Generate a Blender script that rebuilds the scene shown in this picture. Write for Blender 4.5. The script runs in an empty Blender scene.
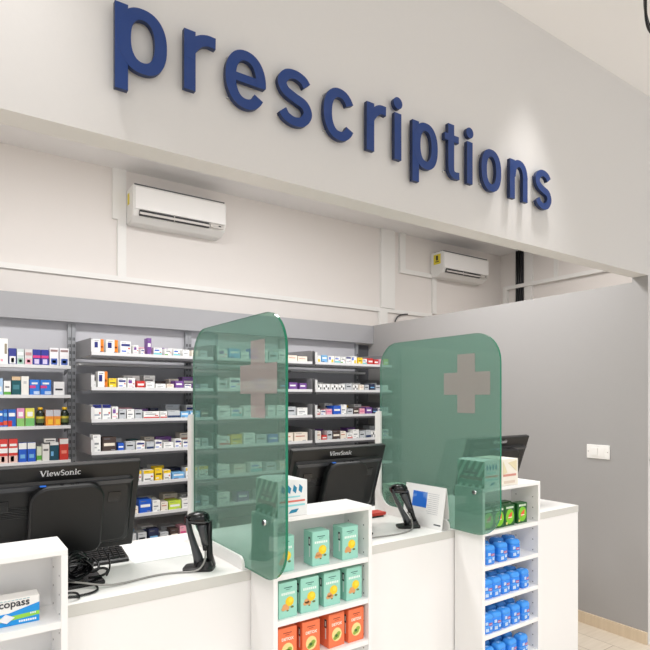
import bpy, bmesh, math, random
from mathutils import Vector, Matrix

random.seed(7)
PI = math.pi
SC = bpy.context.scene
C = SC.collection

# ------------------------------------------------------------------ camera
cam_d = bpy.data.cameras.new('camera')
cam = bpy.data.objects.new('camera', cam_d)
C.objects.link(cam)
cam_d.sensor_width = 36.0
cam_d.lens = 36.0 * 554.6 / 650.0
cam_d.shift_y = 73.0 / 650.0
cam_d.clip_start = 0.02
cam.location = (0, 0, 1.5)
cam.rotation_euler = (math.radians(90), 0, -math.atan2(0.5702, 0.8215))
SC.camera = cam

# ------------------------------------------------------------------ world
world = bpy.data.worlds.new('world')
SC.world = world
world.use_nodes = True
wb = world.node_tree.nodes['Background']
wb.inputs[0].default_value = (.97, 0.985, 1.0, 1)
wb.inputs[1].default_value = 0.86

# ------------------------------------------------------------------ lamps of the ceiling
def area(name, loc, size, size_y, power, col=(1, .995, 1.0), rot=(0, 0, 0), spread=125):
    d = bpy.data.lights.new(name, 'AREA')
    d.shape = 'RECTANGLE'
    d.size = size
    d.size_y = size_y
    d.energy = power
    d.color = col
    d.spread = math.radians(spread)
    o = bpy.data.objects.new(name, d)
    o.location = loc
    o.rotation_euler = rot
    C.objects.link(o)
    return o

def spot(name, loc, power, ang, blend, tilt=0.0, col=(1, .97, .95), rad=.07):
    d = bpy.data.lights.new(name, 'SPOT')
    d.energy = power
    d.spot_size = ang
    d.spot_blend = blend
    d.color = col
    d.shadow_soft_size = rad
    o = bpy.data.objects.new(name, d)
    o.location = loc
    o.rotation_euler = (tilt, 0, 0)
    C.objects.link(o)
    return o

area('shop_light', (-0.6, -0.5, 3.34), 1.2, .6, 34)
area('shop_light', (1.6, -0.7, 3.34), 1.2, .6, 34)
area('shop_light', (3.6, -0.6, 3.34), 1.2, .6, 30)
area('dispensary_light', (0.4, 2.7, 3.34), 1.2, .4, 46, (1, .985, .975), spread=180)
area('dispensary_light', (2.5, 2.7, 3.34), 1.2, .4, 46, (1, .985, .975), spread=180)
area('dispensary_light', (4.9, 3.1, 3.34), .6, .3, 16, (1, .96, .92), spread=180)
for sx in (0.12, 2.38, 4.64):
    spot('downlight', (sx, 1.452, 3.36), 50, math.radians(60), .95)

SC.view_settings.view_transform = 'Standard'
SC.view_settings.look = 'None'
SC.view_settings.gamma = 1.0
SC.view_settings.exposure = 0.0
SC.view_settings.use_curve_mapping = False

# ------------------------------------------------------------------ materials
_M = {}

def lin(c):
    return tuple(((x / 255.0) / 12.92 if x / 255.0 <= .04045 else ((x / 255.0 + .055) / 1.055) ** 2.4) for x in c)

def mat(name, rgb, rough=.5, metal=0.0, bump=0.0, scale=60.0, var=0.0, coat=0.0):
    if name in _M:
        return _M[name]
    m = bpy.data.materials.new(name)
    m.use_nodes = True
    nt = m.node_tree
    b = nt.nodes['Principled BSDF']
    col = lin(rgb)
    b.inputs['Base Color'].default_value = (*col, 1)
    b.inputs['Roughness'].default_value = rough
    b.inputs['Metallic'].default_value = metal
    b.inputs['Coat Weight'].default_value = coat
    if bump or var:
        tc = nt.nodes.new('ShaderNodeTexCoord')
        n = nt.nodes.new('ShaderNodeTexNoise')
        n.inputs['Scale'].default_value = scale
        n.inputs['Detail'].default_value = 4
        nt.links.new(tc.outputs['Object'], n.inputs['Vector'])
        if bump:
            bp = nt.nodes.new('ShaderNodeBump')
            bp.inputs['Strength'].default_value = bump
            bp.inputs['Distance'].default_value = .002
            nt.links.new(n.outputs['Fac'], bp.inputs['Height'])
            nt.links.new(bp.outputs['Normal'], b.inputs['Normal'])
        if var:
            mx = nt.nodes.new('ShaderNodeMix')
            mx.data_type = 'RGBA'
            mx.inputs[6].default_value = (*[c * (1 - var) for c in col], 1)
            mx.inputs[7].default_value = (*[min(1, c * (1 + var)) for c in col], 1)
            nt.links.new(n.outputs['Fac'], mx.inputs[0])
            nt.links.new(mx.outputs[2], b.inputs['Base Color'])
    _M[name] = m
    return m

def paper(rgb):
    return mat('print_%02x%02x%02x' % rgb, rgb, .42, var=.04, scale=25)

def glass_mat(name, tint, haze, fac, rough=.02):
    m = bpy.data.materials.new(name)
    m.use_nodes = True
    nt = m.node_tree
    nt.nodes.clear()
    out = nt.nodes.new('ShaderNodeOutputMaterial')
    tr = nt.nodes.new('ShaderNodeBsdfTransparent')
    tr.inputs[0].default_value = (*tint, 1)
    df = nt.nodes.new('ShaderNodeBsdfDiffuse')
    df.inputs[0].default_value = (*haze, 1)
    gl = nt.nodes.new('ShaderNodeBsdfGlossy')
    gl.inputs['Roughness'].default_value = rough
    m1 = nt.nodes.new('ShaderNodeMixShader')
    m1.inputs[0].default_value = fac
    fr = nt.nodes.new('ShaderNodeFresnel')
    fr.inputs[0].default_value = 1.45
    m2 = nt.nodes.new('ShaderNodeMixShader')
    nt.links.new(tr.outputs[0], m1.inputs[1])
    nt.links.new(df.outputs[0], m1.inputs[2])
    geo = nt.nodes.new('ShaderNodeNewGeometry')
    inv = nt.nodes.new('ShaderNodeMath')
    inv.operation = 'SUBTRACT'
    inv.inputs[0].default_value = 1.0
    nt.links.new(geo.outputs['Backfacing'], inv.inputs[1])
    mul = nt.nodes.new('ShaderNodeMath')
    mul.operation = 'MULTIPLY'
    nt.links.new(fr.outputs[0], mul.inputs[0])
    nt.links.new(inv.outputs[0], mul.inputs[1])
    nt.links.new(mul.outputs[0], m2.inputs[0])
    nt.links.new(m1.outputs[0], m2.inputs[1])
    nt.links.new(gl.outputs[0], m2.inputs[2])
    nt.links.new(m2.outputs[0], out.inputs[0])
    return m

def wood_mat(name, c1, c2, scale=1.0, plank=True):
    m = bpy.data.materials.new(name)
    m.use_nodes = True
    nt = m.node_tree
    b = nt.nodes['Principled BSDF']
    b.inputs['Roughness'].default_value = .45
    tc = nt.nodes.new('ShaderNodeTexCoord')
    mp = nt.nodes.new('ShaderNodeMapping')
    mp.inputs['Scale'].default_value = (2 * scale, 26 * scale, 2)
    mp.inputs['Rotation'].default_value = (0, 0, PI / 2)
    n = nt.nodes.new('ShaderNodeTexNoise')
    n.inputs['Scale'].default_value = 2.0
    n.inputs['Detail'].default_value = 6
    mx = nt.nodes.new('ShaderNodeMix')
    mx.data_type = 'RGBA'
    mx.inputs[6].default_value = (*lin(c1), 1)
    mx.inputs[7].default_value = (*lin(c2), 1)
    nt.links.new(tc.outputs['Object'], mp.inputs['Vector'])
    nt.links.new(mp.outputs['Vector'], n.inputs['Vector'])
    nt.links.new(n.outputs['Fac'], mx.inputs[0])
    nt.links.new(mx.outputs[2], b.inputs['Base Color'])
    if plank:
        br = nt.nodes.new('ShaderNodeTexBrick')
        br.inputs['Scale'].default_value = 1.0
        br.inputs['Brick Width'].default_value = 1.2
        br.inputs['Row Height'].default_value = .18
        br.inputs['Mortar Size'].default_value = .002
        br.inputs['Color1'].default_value = (1, 1, 1, 1)
        br.inputs['Color2'].default_value = (.88, .87, .85, 1)
        br.inputs['Mortar'].default_value = (.45, .4, .35, 1)
        mp2 = nt.nodes.new('ShaderNodeMapping')
        mp2.inputs['Rotation'].default_value = (0, 0, PI / 2)
        nt.links.new(tc.outputs['Object'], mp2.inputs['Vector'])
        nt.links.new(mp2.outputs['Vector'], br.inputs['Vector'])
        mu = nt.nodes.new('ShaderNodeMix')
        mu.data_type = 'RGBA'
        mu.blend_type = 'MULTIPLY'
        mu.inputs[0].default_value = 1
        nt.links.new(mx.outputs[2], mu.inputs[6])
        nt.links.new(br.outputs['Color'], mu.inputs[7])
        nt.links.new(mu.outputs[2], b.inputs['Base Color'])
    return m

WALL = mat('white_wall_paint', (236, 231, 227), .6, bump=.15, scale=90, var=.012)
FASC = mat('fascia_paint', (224, 222, 220), .55, bump=.1, scale=60, var=.01)
CEIL = mat('ceiling_paint', (248, 247, 247), .7, bump=.1, scale=50)
GREY = mat('grey_wall_paint', (167, 165, 164), .55, bump=.15, scale=90, var=.012)
PANEL = mat('grey_board', (160, 160, 163), .5, var=.01)
LAM = mat('white_laminate', (246, 245, 244), .32)
TOP = mat('worktop_laminate', (240, 238, 235), .3, var=.015, scale=8)
TOPE = mat('worktop_edge', (214, 213, 208), .4)
STEEL = mat('shelf_steel', (222, 222, 223), .4)
STEELG = mat('shelf_back_steel', (188, 188, 193), .45, var=.02)
SIDEG = mat('tray_side_grey', (132, 132, 134), .4)
UPR = mat('upright_steel', (150, 152, 156), .4, metal=.2)
SLOT = mat('slot_dark', (45, 46, 50), .6)
LIP = mat('shelf_price_lip', (84, 84, 87), .35)
BLK = mat('black_plastic', (14, 14, 15), .38, bump=.1, scale=300)
BLK2 = mat('black_plastic_soft', (11, 11, 12), .5, bump=.1, scale=400)
BLKG = mat('black_plastic_gloss', (16, 16, 18), .18)
DKG = mat('graphite_plastic', (66, 67, 70), .3)
GRC = mat('grey_cable', (148, 146, 142), .45)
CHROME = mat('chrome', (220, 220, 222), .15, metal=1)
WPLA = mat('white_plastic', (240, 239, 236), .35)
BLUE = mat('sign_blue', (18, 58, 126), .34)
BLUEE = mat('sign_blue_edge', (17, 36, 76), .45)
GLASS = glass_mat('green_acrylic', (.58, .74, .68), (.27, .46, .38), .29)
GEDGE = mat('green_acrylic_edge', (28, 122, 92), .12)
CROSS = glass_mat('frosted_cross_film', (.88, .84, .84), (.66, .58, .56), .30, .3)
CLEAR = glass_mat('clear_acrylic', (.93, .94, .94), (.8, .8, .8), .35)
OAK = wood_mat('oak_floor', (202, 189, 171), (224, 213, 197))
OAKB = wood_mat('oak_skirting', (206, 186, 158), (226, 208, 182), plank=False)

# ------------------------------------------------------------------ mesh helpers
def box(bm, x0, x1, y0, y1, z0, z1, mi=0):
    if x0 > x1: x0, x1 = x1, x0
    if y0 > y1: y0, y1 = y1, y0
    if z0 > z1: z0, z1 = z1, z0
    v = [bm.verts.new(p) for p in ((x0, y0, z0), (x1, y0, z0), (x1, y1, z0), (x0, y1, z0),
                                   (x0, y0, z1), (x1, y0, z1), (x1, y1, z1), (x0, y1, z1))]
    fs = []
    for f in ((0, 3, 2, 1), (4, 5, 6, 7), (0, 1, 5, 4), (1, 2, 6, 5), (2, 3, 7, 6), (3, 0, 4, 7)):
        q = bm.faces.new([v[i] for i in f])
        q.material_index = mi
        fs.append(q)
    return v, fs

def rbox(bm, x0, x1, y0, y1, z0, z1, r=.003, seg=2, mi=0):
    v, fs = box(bm, x0, x1, y0, y1, z0, z1, mi)
    es = list({e for f in fs for e in f.edges})
    bmesh.ops.bevel(bm, geom=es, offset=r, segments=seg, affect='EDGES', profile=.5)

def prism(bm, pts, d0, d1, axis='y', mi=0, mi_side=None):
    """extrude a 2D outline (list of (u, v)) between d0 and d1 along an axis"""
    def P(u, v, d):
        return {'y': (u, d, v), 'x': (d, u, v), 'z': (u, v, d)}[axis]
    a = [bm.verts.new(P(u, v, d0)) for u, v in pts]
    b = [bm.verts.new(P(u, v, d1)) for u, v in pts]
    fa = bm.faces.new(a)
    fb = bm.faces.new(b[::-1])
    fa.material_index = fb.material_index = mi
    n = len(pts)
    for i in range(n):
        f = bm.faces.new((a[i], b[i], b[(i + 1) % n], a[(i + 1) % n]))
        f.material_index = mi if mi_side is None else mi_side

def strip(bm, left, right, d0, d1, closed=False, mi=0, mi_side=0):
    """a ribbon between two 2D polylines in XZ, extruded along Y from d0 (front) to d1 (back)"""
    n = len(left)
    L0 = [bm.verts.new((u, d0, v)) for u, v in left]
    R0 = [bm.verts.new((u, d0, v)) for u, v in right]
    L1 = [bm.verts.new((u, d1, v)) for u, v in left]
    R1 = [bm.verts.new((u, d1, v)) for u, v in right]
    rng = range(n if closed else n - 1)
    for i in rng:
        j = (i + 1) % n
        for vs, m_ in (((L0[i], R0[i], R0[j], L0[j]), mi), ((L1[i], L1[j], R1[j], R1[i]), mi_side),
                       ((L0[i], L0[j], L1[j], L1[i]), mi_side), ((R0[i], R1[i], R1[j], R0[j]), mi_side)):
            bm.faces.new(vs).material_index = m_
    if not closed:
        for i in (0, n - 1):
            bm.faces.new((L0[i], L1[i], R1[i], R0[i])).material_index = mi_side

def rrect(x0, x1, z0, z1, r, n=8):
    if not isinstance(r, (list, tuple)):
        r = [r] * 4
    out = []
    for (cx, cz, a0, q) in ((x1 - r[0], z1 - r[0], 0, r[0]), (x0 + r[1], z1 - r[1], 90, r[1]),
                            (x0 + r[2], z0 + r[2], 180, r[2]), (x1 - r[3], z0 + r[3], 270, r[3])):
        if q < 1e-5:
            out.append((cx, cz))
            continue
        for i in range(n + 1):
            a = math.radians(a0 + 90 * i / n)
            out.append((cx + q * math.cos(a), cz + q * math.sin(a)))
    return out

def cyl(bm, p0, p1, r0, r1=None, seg=20, mi=0, caps=True):
    p0, p1 = Vector(p0), Vector(p1)
    r1 = r0 if r1 is None else r1
    d = (p1 - p0).normalized()
    u = d.orthogonal().normalized()
    w = d.cross(u)
    a, b = [], []
    for i in range(seg):
        t = 2 * PI * i / seg
        k = u * math.cos(t) + w * math.sin(t)
        a.append(bm.verts.new(p0 + k * r0))
        b.append(bm.verts.new(p1 + k * r1))
    for i in range(seg):
        j = (i + 1) % seg
        f = bm.faces.new((a[i], a[j], b[j], b[i]))
        f.smooth = True
        f.material_index = mi
    if caps:
        bm.faces.new(a[::-1]).material_index = mi
        bm.faces.new(b).material_index = mi

def loft(bm, rings, mi=0, smooth=True, caps=True):
    vs = [[bm.verts.new(p) for p in r] for r in rings]
    n = len(vs[0])
    for a, b in zip(vs, vs[1:]):
        for i in range(n):
            j = (i + 1) % n
            f = bm.faces.new((a[i], a[j], b[j], b[i]))
            f.smooth = smooth
            f.material_index = mi
    if caps:
        bm.faces.new(vs[0][::-1]).material_index = mi
        bm.faces.new(vs[-1]).material_index = mi

def obj(name, bm, mats, parent=None, loc=(0, 0, 0), rot=(0, 0, 0), recalc=True):
    if recalc:
        bmesh.ops.recalc_face_normals(bm, faces=bm.faces)
    me = bpy.data.meshes.new(name)
    bm.to_mesh(me)
    bm.free()
    for m in (mats if isinstance(mats, (list, tuple)) else [mats]):
        me.materials.append(m)
    o = bpy.data.objects.new(name, me)
    C.objects.link(o)
    o.location = loc
    o.rotation_euler = rot
    if parent is not None:
        o.parent = parent
    return o

def B():
    return bmesh.new()

def boxo(name, x0, x1, y0, y1, z0, z1, m, parent=None, r=0, loc=(0, 0, 0)):
    bm = B()
    (rbox(bm, x0, x1, y0, y1, z0, z1, r) if r else box(bm, x0, x1, y0, y1, z0, z1))
    return obj(name, bm, m, parent, loc)

def tag(o, label, cat, group=None):
    o['label'] = label
    o['category'] = cat
    if group:
        o['group'] = group
    return o

def thing(name, label, cat, loc=(0, 0, 0), rz=0, group=None):
    o = bpy.data.objects.new(name, None)
    C.objects.link(o)
    o.empty_display_size = .05
    o.location = loc
    o.rotation_euler = (0, 0, rz)
    return tag(o, label, cat, group)

def struct(o):
    o['kind'] = 'structure'
    return o

def copy_tree(o, parent=None):
    c = o.copy()
    C.objects.link(c)
    c.parent = parent
    for ch in list(o.children):
        copy_tree(ch, c)
    return c

def text_mesh(body, size, depth, bold=0.0, sx=1.0, center=True):
    cu = bpy.data.curves.new('lettering', 'FONT')
    cu.body = body
    cu.size = size
    cu.extrude = depth
    cu.offset = bold
    cu.resolution_u = 3
    if center:
        cu.align_x = 'CENTER'
    t = bpy.data.objects.new('lettering', cu)
    C.objects.link(t)
    bpy.context.view_layer.update()
    dg = bpy.context.evaluated_depsgraph_get()
    me = bpy.data.meshes.new_from_object(t.evaluated_get(dg))
    bpy.data.objects.remove(t)
    bpy.data.curves.remove(cu)
    # stand it up: text plane XY -> XZ, facing -Y
    me.transform(Matrix.Diagonal((sx, 1, 1, 1)))
    me.transform(Matrix.Rotation(PI / 2, 4, 'X'))
    me.materials.clear()
    return me

def text(name, body, size, m, parent, loc, depth=.0003, bold=0.0, sx=1.0, rot=(0, 0, 0), center=True):
    me = text_mesh(body, size, depth, bold, sx, center)
    me.materials.append(m)
    o = bpy.data.objects.new(name, me)
    C.objects.link(o)
    o.parent = parent
    o.location = loc
    o.rotation_euler = rot
    return o

def cable(name, pts, r, m, parent=None, loc=(0, 0, 0)):
    cu = bpy.data.curves.new(name, 'CURVE')
    cu.dimensions = '3D'
    cu.bevel_depth = r
    cu.bevel_resolution = 3
    cu.resolution_u = 10
    runs = pts if isinstance(pts[0][0], (tuple, list)) else [pts]
    for run in runs:
        s = cu.splines.new('NURBS')
        s.points.add(len(run) - 1)
        for p, q in zip(s.points, run):
            p.co = (*q, 1)
        s.use_endpoint_u = True
        s.order_u = 3
    cu.materials.append(m)
    tmp = bpy.data.objects.new(name, cu)
    C.objects.link(tmp)
    bpy.context.view_layer.update()
    me = bpy.data.meshes.new_from_object(tmp.evaluated_get(bpy.context.evaluated_depsgraph_get()))
    bpy.data.objects.remove(tmp)
    bpy.data.curves.remove(cu)
    me.materials.clear()
    me.materials.append(m)
    o = bpy.data.objects.new(name, me)
    C.objects.link(o)
    o.location = loc
    if parent is not None:
        o.parent = parent
    return o

# ------------------------------------------------------------------ the room
FZ, CZ = -.03, 3.375
YF, YB, XG, XS = 1.684, 4.70, 3.607, 6.08      # fascia front, back wall, grey partition, far side wall
struct(boxo('floor', -3.2, 7.2, -3.0, 4.9, FZ - .1, FZ, OAK))
struct(boxo('ceiling', -3.2, 7.2, -3.0, 4.9, CZ, CZ + .1, CEIL))
struct(boxo('wall_back', -3.2, XS, YB, YB + .12, FZ, CZ, WALL))
struct(boxo('wall_left', -2.3, -2.2, YF, YB, FZ, CZ, WALL))
bm = B()                                       # the wall over the dispensary opening, going on to the floor beside it
box(bm, -3.2, 7.2, YF, YF + .095, 2.262, CZ)
box(bm, XG + .004, 7.2, YF, YF + .095, FZ, 2.262)
struct(obj('wall_front', bm, FASC))
bm = B()
box(bm, XG, XG + .1, YF + .095, YB, FZ, 2.233)
box(bm, XG, XG + .0035, YF + .0005, YF + .095, FZ, 2.2615)
struct(obj('wall_partition', bm, GREY))
struct(boxo('wall_right', XS, XS + .1, YF + .095, YB + .12, FZ, CZ, WALL))
struct(boxo('baseboard_right', XG - .014, XG, YF + .001, YB, FZ, .045, OAKB))

# trims on the upper back wall
struct(boxo('trim_1', -2.2, 4.80, YB - .022, YB, 2.455, 2.497, WPLA))
bm = B()
box(bm, 1.15, 1.26, YB - .018, YB, 2.96, CZ)
box(bm, 1.19, 1.26, YB - .018, YB, 2.497, 2.96)
struct(obj('trim_2', bm, WPLA))
struct(boxo('trim_3', 4.00, 4.20, YB - .03, YB, 2.50, CZ, WPLA))
bm = B()
box(bm, 4.28, 4.36, YB - .03, YB, 2.97, CZ)
box(bm, 4.28, 4.86, YB - .03, YB, 2.92, 2.97)
box(bm, 4.80, 4.86, YB - .03, YB, 2.50, 2.92)
struct(obj('trim_4', bm, WPLA))
# duct run on the far side wall
bm = B()
box(bm, XS - .05, XS, 3.0, 4.62, 2.90, 2.945)
box(bm, XS - .05, XS, 4.56, 4.62, 2.2, 2.90)
struct(obj('trim_5', bm, WPLA))
struct(boxo('trim_6', XS - .03, XS, 4.20, 4.31, 2.2, CZ, WPLA))
struct(boxo('trim_7', XS - .02, XS, 3.86, 3.91, 2.945, CZ, WPLA))

t = thing('cable_tray', 'black vertical cable tray high on the far side wall', 'cable tray', (XS, 4.39, 2.2))
bm = B()
box(bm, -.03, 0, -.05, .05, 0, CZ - 2.2)
obj('tray_channel', bm, SLOT, t)
cable('tray_cable', [[(-.04, dy, 0), (-.045, dy + .01, .4), (-.04, dy - .01, .8), (-.04, dy, CZ - 2.2)] for dy in (-.03, 0, .03)], .008, BLKG, t)

t = thing('wall_cable', 'two thin grey cables curling down below the wall trim near the grey partition', 'cable', (3.95, YB - .02, 2.2))
cable('cable_strand', [(.30, 0, 0), (.25, 0, .1), (.26, 0, .18), (.33, 0, .25), (.45, 0, .26)], .008, DKG, t)
boxo('cable_duct', .02, .14, -.01, .02, 0, .26, WPLA, t)

# ------------------------------------------------------------------ sign lettering
def se(cx, cz, a, b, t, n=2.35):
    ct, st = math.cos(t), math.sin(t)
    return (cx + a * math.copysign(abs(ct) ** (2 / n), ct), cz + b * math.copysign(abs(st) ** (2 / n), st))

def ring(bm, x0, x1, z0, z1, wx, wz, a0=0, a1=360, D=(0, 1), n=56, ne=2.3):
    cx, cz, a, b = (x0 + x1) / 2, (z0 + z1) / 2, (x1 - x0) / 2, (z1 - z0) / 2
    full = abs(a1 - a0) >= 359.9
    N = n if full else n + 1
    ang = [math.radians(a0 + (a1 - a0) * i / n) for i in range(N)]
    strip(bm, [se(cx, cz, a, b, t, ne) for t in ang], [se(cx, cz, a - wx, b - wz, t, ne) for t in ang], D[0], D[1], full, 0, 1)

def arc(bm, x0, x1, z0, z1, wx, wz, a0, a1, D, n=64, ne=2.2):
    cx, cz, a, b = (x0 + x1) / 2, (z0 + z1) / 2, (x1 - x0) / 2 - wx / 2, (z1 - z0) / 2 - wz / 2
    pts, ws = [], []
    for i in range(n + 1):
        t = math.radians(a0 + (a1 - a0) * i / n)
        pts.append(se(cx, cz, a, b, t, ne))
        c2 = math.cos(t) ** 2
        ws.append(wx * c2 + wz * (1 - c2))
    raw_ribbon(bm, pts, ws, D)

def raw_ribbon(bm, pts, ws, D):
    L, Q = [], []
    P = [Vector(p) for p in pts]
    for i, p in enumerate(P):
        tg = (P[min(i + 1, len(P) - 1)] - P[max(i - 1, 0)]).normalized()
        nrm = Vector((-tg.y, tg.x))
        L.append(tuple(p + nrm * ws[i] / 2))
        Q.append(tuple(p - nrm * ws[i] / 2))
    strip(bm, L, Q, D[0], D[1], False, 0, 1)

def bar(bm, x0, x1, z0, z1, D):
    v, fs = box(bm, x0, x1, D[0], D[1], z0, z1, 1)
    for f in fs:
        if all(abs(w.co.y - D[0]) < 1e-6 for w in f.verts):
            f.material_index = 0

def ribbon(bm, pts, w, D, nn=10):
    # Catmull-Rom through pts, width w (number or list)
    P = [Vector((*p, 0)) for p in pts]
    P = [P[0] * 2 - P[1]] + P + [P[-1] * 2 - P[-2]]
    line, ws = [], []
    for i in range(1, len(P) - 2):
        for k in range(nn + (1 if i == len(P) - 3 else 0)):
            t = k / nn
            a, b, c, d = P[i - 1:i + 3]
            line.append(.5 * ((2 * b) + (c - a) * t + (2 * a - 5 * b + 4 * c - d) * t * t + (3 * b - a - 3 * c + d) * t ** 3))
            w0, w1 = (w, w) if not isinstance(w, list) else (w[i - 1], w[i])
            ws.append(w0 + (w1 - w0) * t)
    L, R = [], []
    for i, p in enumerate(line):
        tg = (line[min(i + 1, len(line) - 1)] - line[max(i - 1, 0)]).normalized()
        nrm = Vector((-tg.y, tg.x, 0))
        L.append((p + nrm * ws[i] / 2)[:2])
        R.append((p - nrm * ws[i] / 2)[:2])
    strip(bm, L, R, D[0], D[1], False, 0, 1)

XH, DS, ST, HZ = .1885, -.064, .0370, .033       # x-height, descender, stem, horizontal stroke

def letter(ch, w):
    bm = B()
    D = (0, .017)
    Dr = (-.0005, .017)
    if ch == 'p':
        bar(bm, 0, ST, DS, XH - .003, D)
        ring(bm, .008, w, -.002, XH + .001, ST, HZ, 0, 360, Dr)
    elif ch == 'r':
        bar(bm, 0, ST, 0, XH - .003, D)
        ribbon(bm, [(ST / 2 + .001, .098), (ST * .62, .128), (ST * 1.25, .158), (w * .72, .1715), (w, .1715)], [.03, .034, .034, .034, .036], Dr)
    elif ch == 'e':
        arc(bm, 0, w, -.002, XH + .001, ST, HZ, -4, 326, Dr)
        bar(bm, ST * .7, w - .004, .083, .083 + .027, D)
    elif ch == 'c':
        arc(bm, 0, w, -.002, XH + .001, ST, HZ, 32, 328, Dr)
    elif ch == 's':
        rx = w / 2 - ST / 2
        pts = [(w / 2 + rx * math.cos(math.radians(q)), .1365 + .0390 * math.sin(math.radians(q))) for q in (18, 50, 90, 130, 178, 222)]
        pts += [(w / 2 - .002, .0945)]
        pts += [(w / 2 + (rx + .001) * math.cos(math.radians(q)), .0525 + .0410 * math.sin(math.radians(q))) for q in (42, -2, -50, -90, -130, -162)]
        ribbon(bm, pts, [.036, .0335, .031, .0335, .036, .0355, .035, .0355, .036, .0335, .031, .0335, .036], Dr)
    elif ch == 'i':
        bar(bm, 0, w, 0, XH - .003, D)
        prism(bm, [(w / 2 + .0235 * math.cos(2 * PI * k / 24), XH + .037 + .0235 * math.sin(2 * PI * k / 24)) for k in range(24)], D[0], D[1], 'y', 0, 1)
    elif ch == 't':
        x = w * .24
        bar(bm, x, x + ST, .045, .230, D)
        bar(bm, 0, w * .96, XH - .032, XH - .003, (-.0004, .017))
        ribbon(bm, [(x + ST / 2, .047), (x + ST * .58, .028), (x + ST * 1.02, .0145), (w, .0155)], [.0365, .035, .031, .030], Dr)
    elif ch == 'o':
        ring(bm, 0, w, -.002, XH + .001, ST, HZ, 0, 360, Dr)
    elif ch == 'n':
        bar(bm, 0, ST, 0, XH - .003, D)
        bar(bm, w - ST, w, 0, .118, D)
        ring(bm, .006, w, .025, XH + .003, ST, HZ, 0, 180, Dr, ne=2.2)
    return bm

SIGN = [('p', .413, .152, 'first letter p, at the head of the word'), ('r', .619, .104, 'first letter r, standing after the opening p'),
        ('e', .757, .148, 'only letter e'), ('s', .950, .141, 'first letter s, standing after the e'),
        ('c', 1.142, .145, 'only letter c'), ('r', 1.343, .097, 'second letter r, standing after the c'),
        ('i', 1.485, .0365, 'first letter i, standing before the second p'), ('p', 1.582, .146, 'second letter p, in the middle of the word'),
        ('t', 1.770, .092, 'only letter t'), ('i', 1.912, .0365, 'second letter i, standing after the t'),
        ('o', 2.008, .139, 'only letter o'), ('n', 2.212, .136, 'only letter n'), ('s', 2.410, .134, 'last letter s, at the end of the word')]
for ch, x, w, desc in SIGN:
    o = obj('sign_letter', letter(ch, w), [BLUE, BLUEE], None, (x, YF - .030, 2.458 - .006 * (x - .6)))
    tag(o, 'blue ' + desc + ' on the white fascia sign', 'sign letter', 'blue letters of the fascia sign')
    bm = B()
    for dz in (.03, .16):
        cyl(bm, (ST / 2, .017, dz), (ST / 2, .030, dz), .004, seg=8)
    obj('mounting_pin', bm, CHROME, o)

# ------------------------------------------------------------------ air conditioners
def aircon(x, label, sticker):
    t = thing('air_conditioner', label, 'air conditioner', (x, YB, 2.925), 0, 'split air conditioners on the back wall')
    W = .80
    pr = [(0, .0), (-.12, .0), (-.185, .035), (-.215, .10), (-.215, .26), (-.195, .285), (0, .285)]
    bm = B()
    prism(bm, [(y, z) for y, z in pr], 0, W, 'x')
    es = [e for e in bm.edges if abs(e.verts[0].co.x - e.verts[1].co.x) < 1e-5]
    bmesh.ops.bevel(bm, geom=es, offset=.008, segments=2, affect='EDGES')
    obj('body', bm, WPLA, t)
    boxo('front_cover', .012, W - .012, -.223, -.213, .085, .262, mat('aircon_front', (246, 245, 243), .25), t, .003)
    boxo('top_grille', .012, W - .012, -.200, -.05, .279, .290, LIP, t)
    bm = B()
    box(bm, .05, W - .16, -.2175, -.190, .040, .080)
    
    obj('air_slot', bm, SLOT, t)
    bm = B()
    box(bm, .05, W - .16, -.222, -.190, .046, .064)
    box(bm, .33, .335, -.226, -.212, .036, .082)
    obj('louver', bm, mat('louver_white', (205, 200, 196), .35), t)
    bm = B()
    box(bm, W - .15, W - .03, -.219, -.206, .045, .080)
    obj('display', bm, mat('aircon_display', (196, 192, 186), .3), t)
    boxo('display_mark', W - .075, W - .055, -.221, -.219, .060, .070, SLOT, t)
    if sticker:
        boxo('energy_label', -.002, .0, -.17, -.06, .14, .255, mat('yellow_label', (232, 214, 60), .5), t)
        bm = B()
        prism(bm, [(-.145, .165), (-.09, .165), (-.09, .175), (-.145, .175)], -.003, -.002, 'x')
        prism(bm, [(-.13, .185), (-.10, .185), (-.10, .24), (-.13, .24)], -.003, -.002, 'x')
        obj('label_print', bm, SLOT, t)
    else:
        boxo('side_label', -.002, 0, -.10, -.05, .15, .24, mat('yellow_label', (232, 214, 60), .5), t)
    return t

aircon(1.262, 'white split air conditioner on the back wall, beside stepped trim', False)
aircon(4.78, 'white split air conditioner with a yellow sticker on its side, above the grey partition', True)

# ------------------------------------------------------------------ grey board over the shelves
tag(boxo('header_board', -2.2, XG - .002, 4.335, 4.36, 2.05, 2.228, PANEL), 'long grey header board running above the medicine shelves', 'header board')

# ------------------------------------------------------------------ shelving
def upright_bm():
    bm = B()
    box(bm, -.0125, .0125, -.03, 0, 0, 2.07, 0)
    z = .05
    while z < 2.0:
        box(bm, -.007, -.002, -.0312, -.029, z, z + .022, 1)
        box(bm, .002, .007, -.0312, -.029, z, z + .022, 1)
        z += .05
    return bm

YBK = 4.42
LEV = [1.785, 1.553, 1.340, 1.126, .902, .685, .46]

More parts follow.
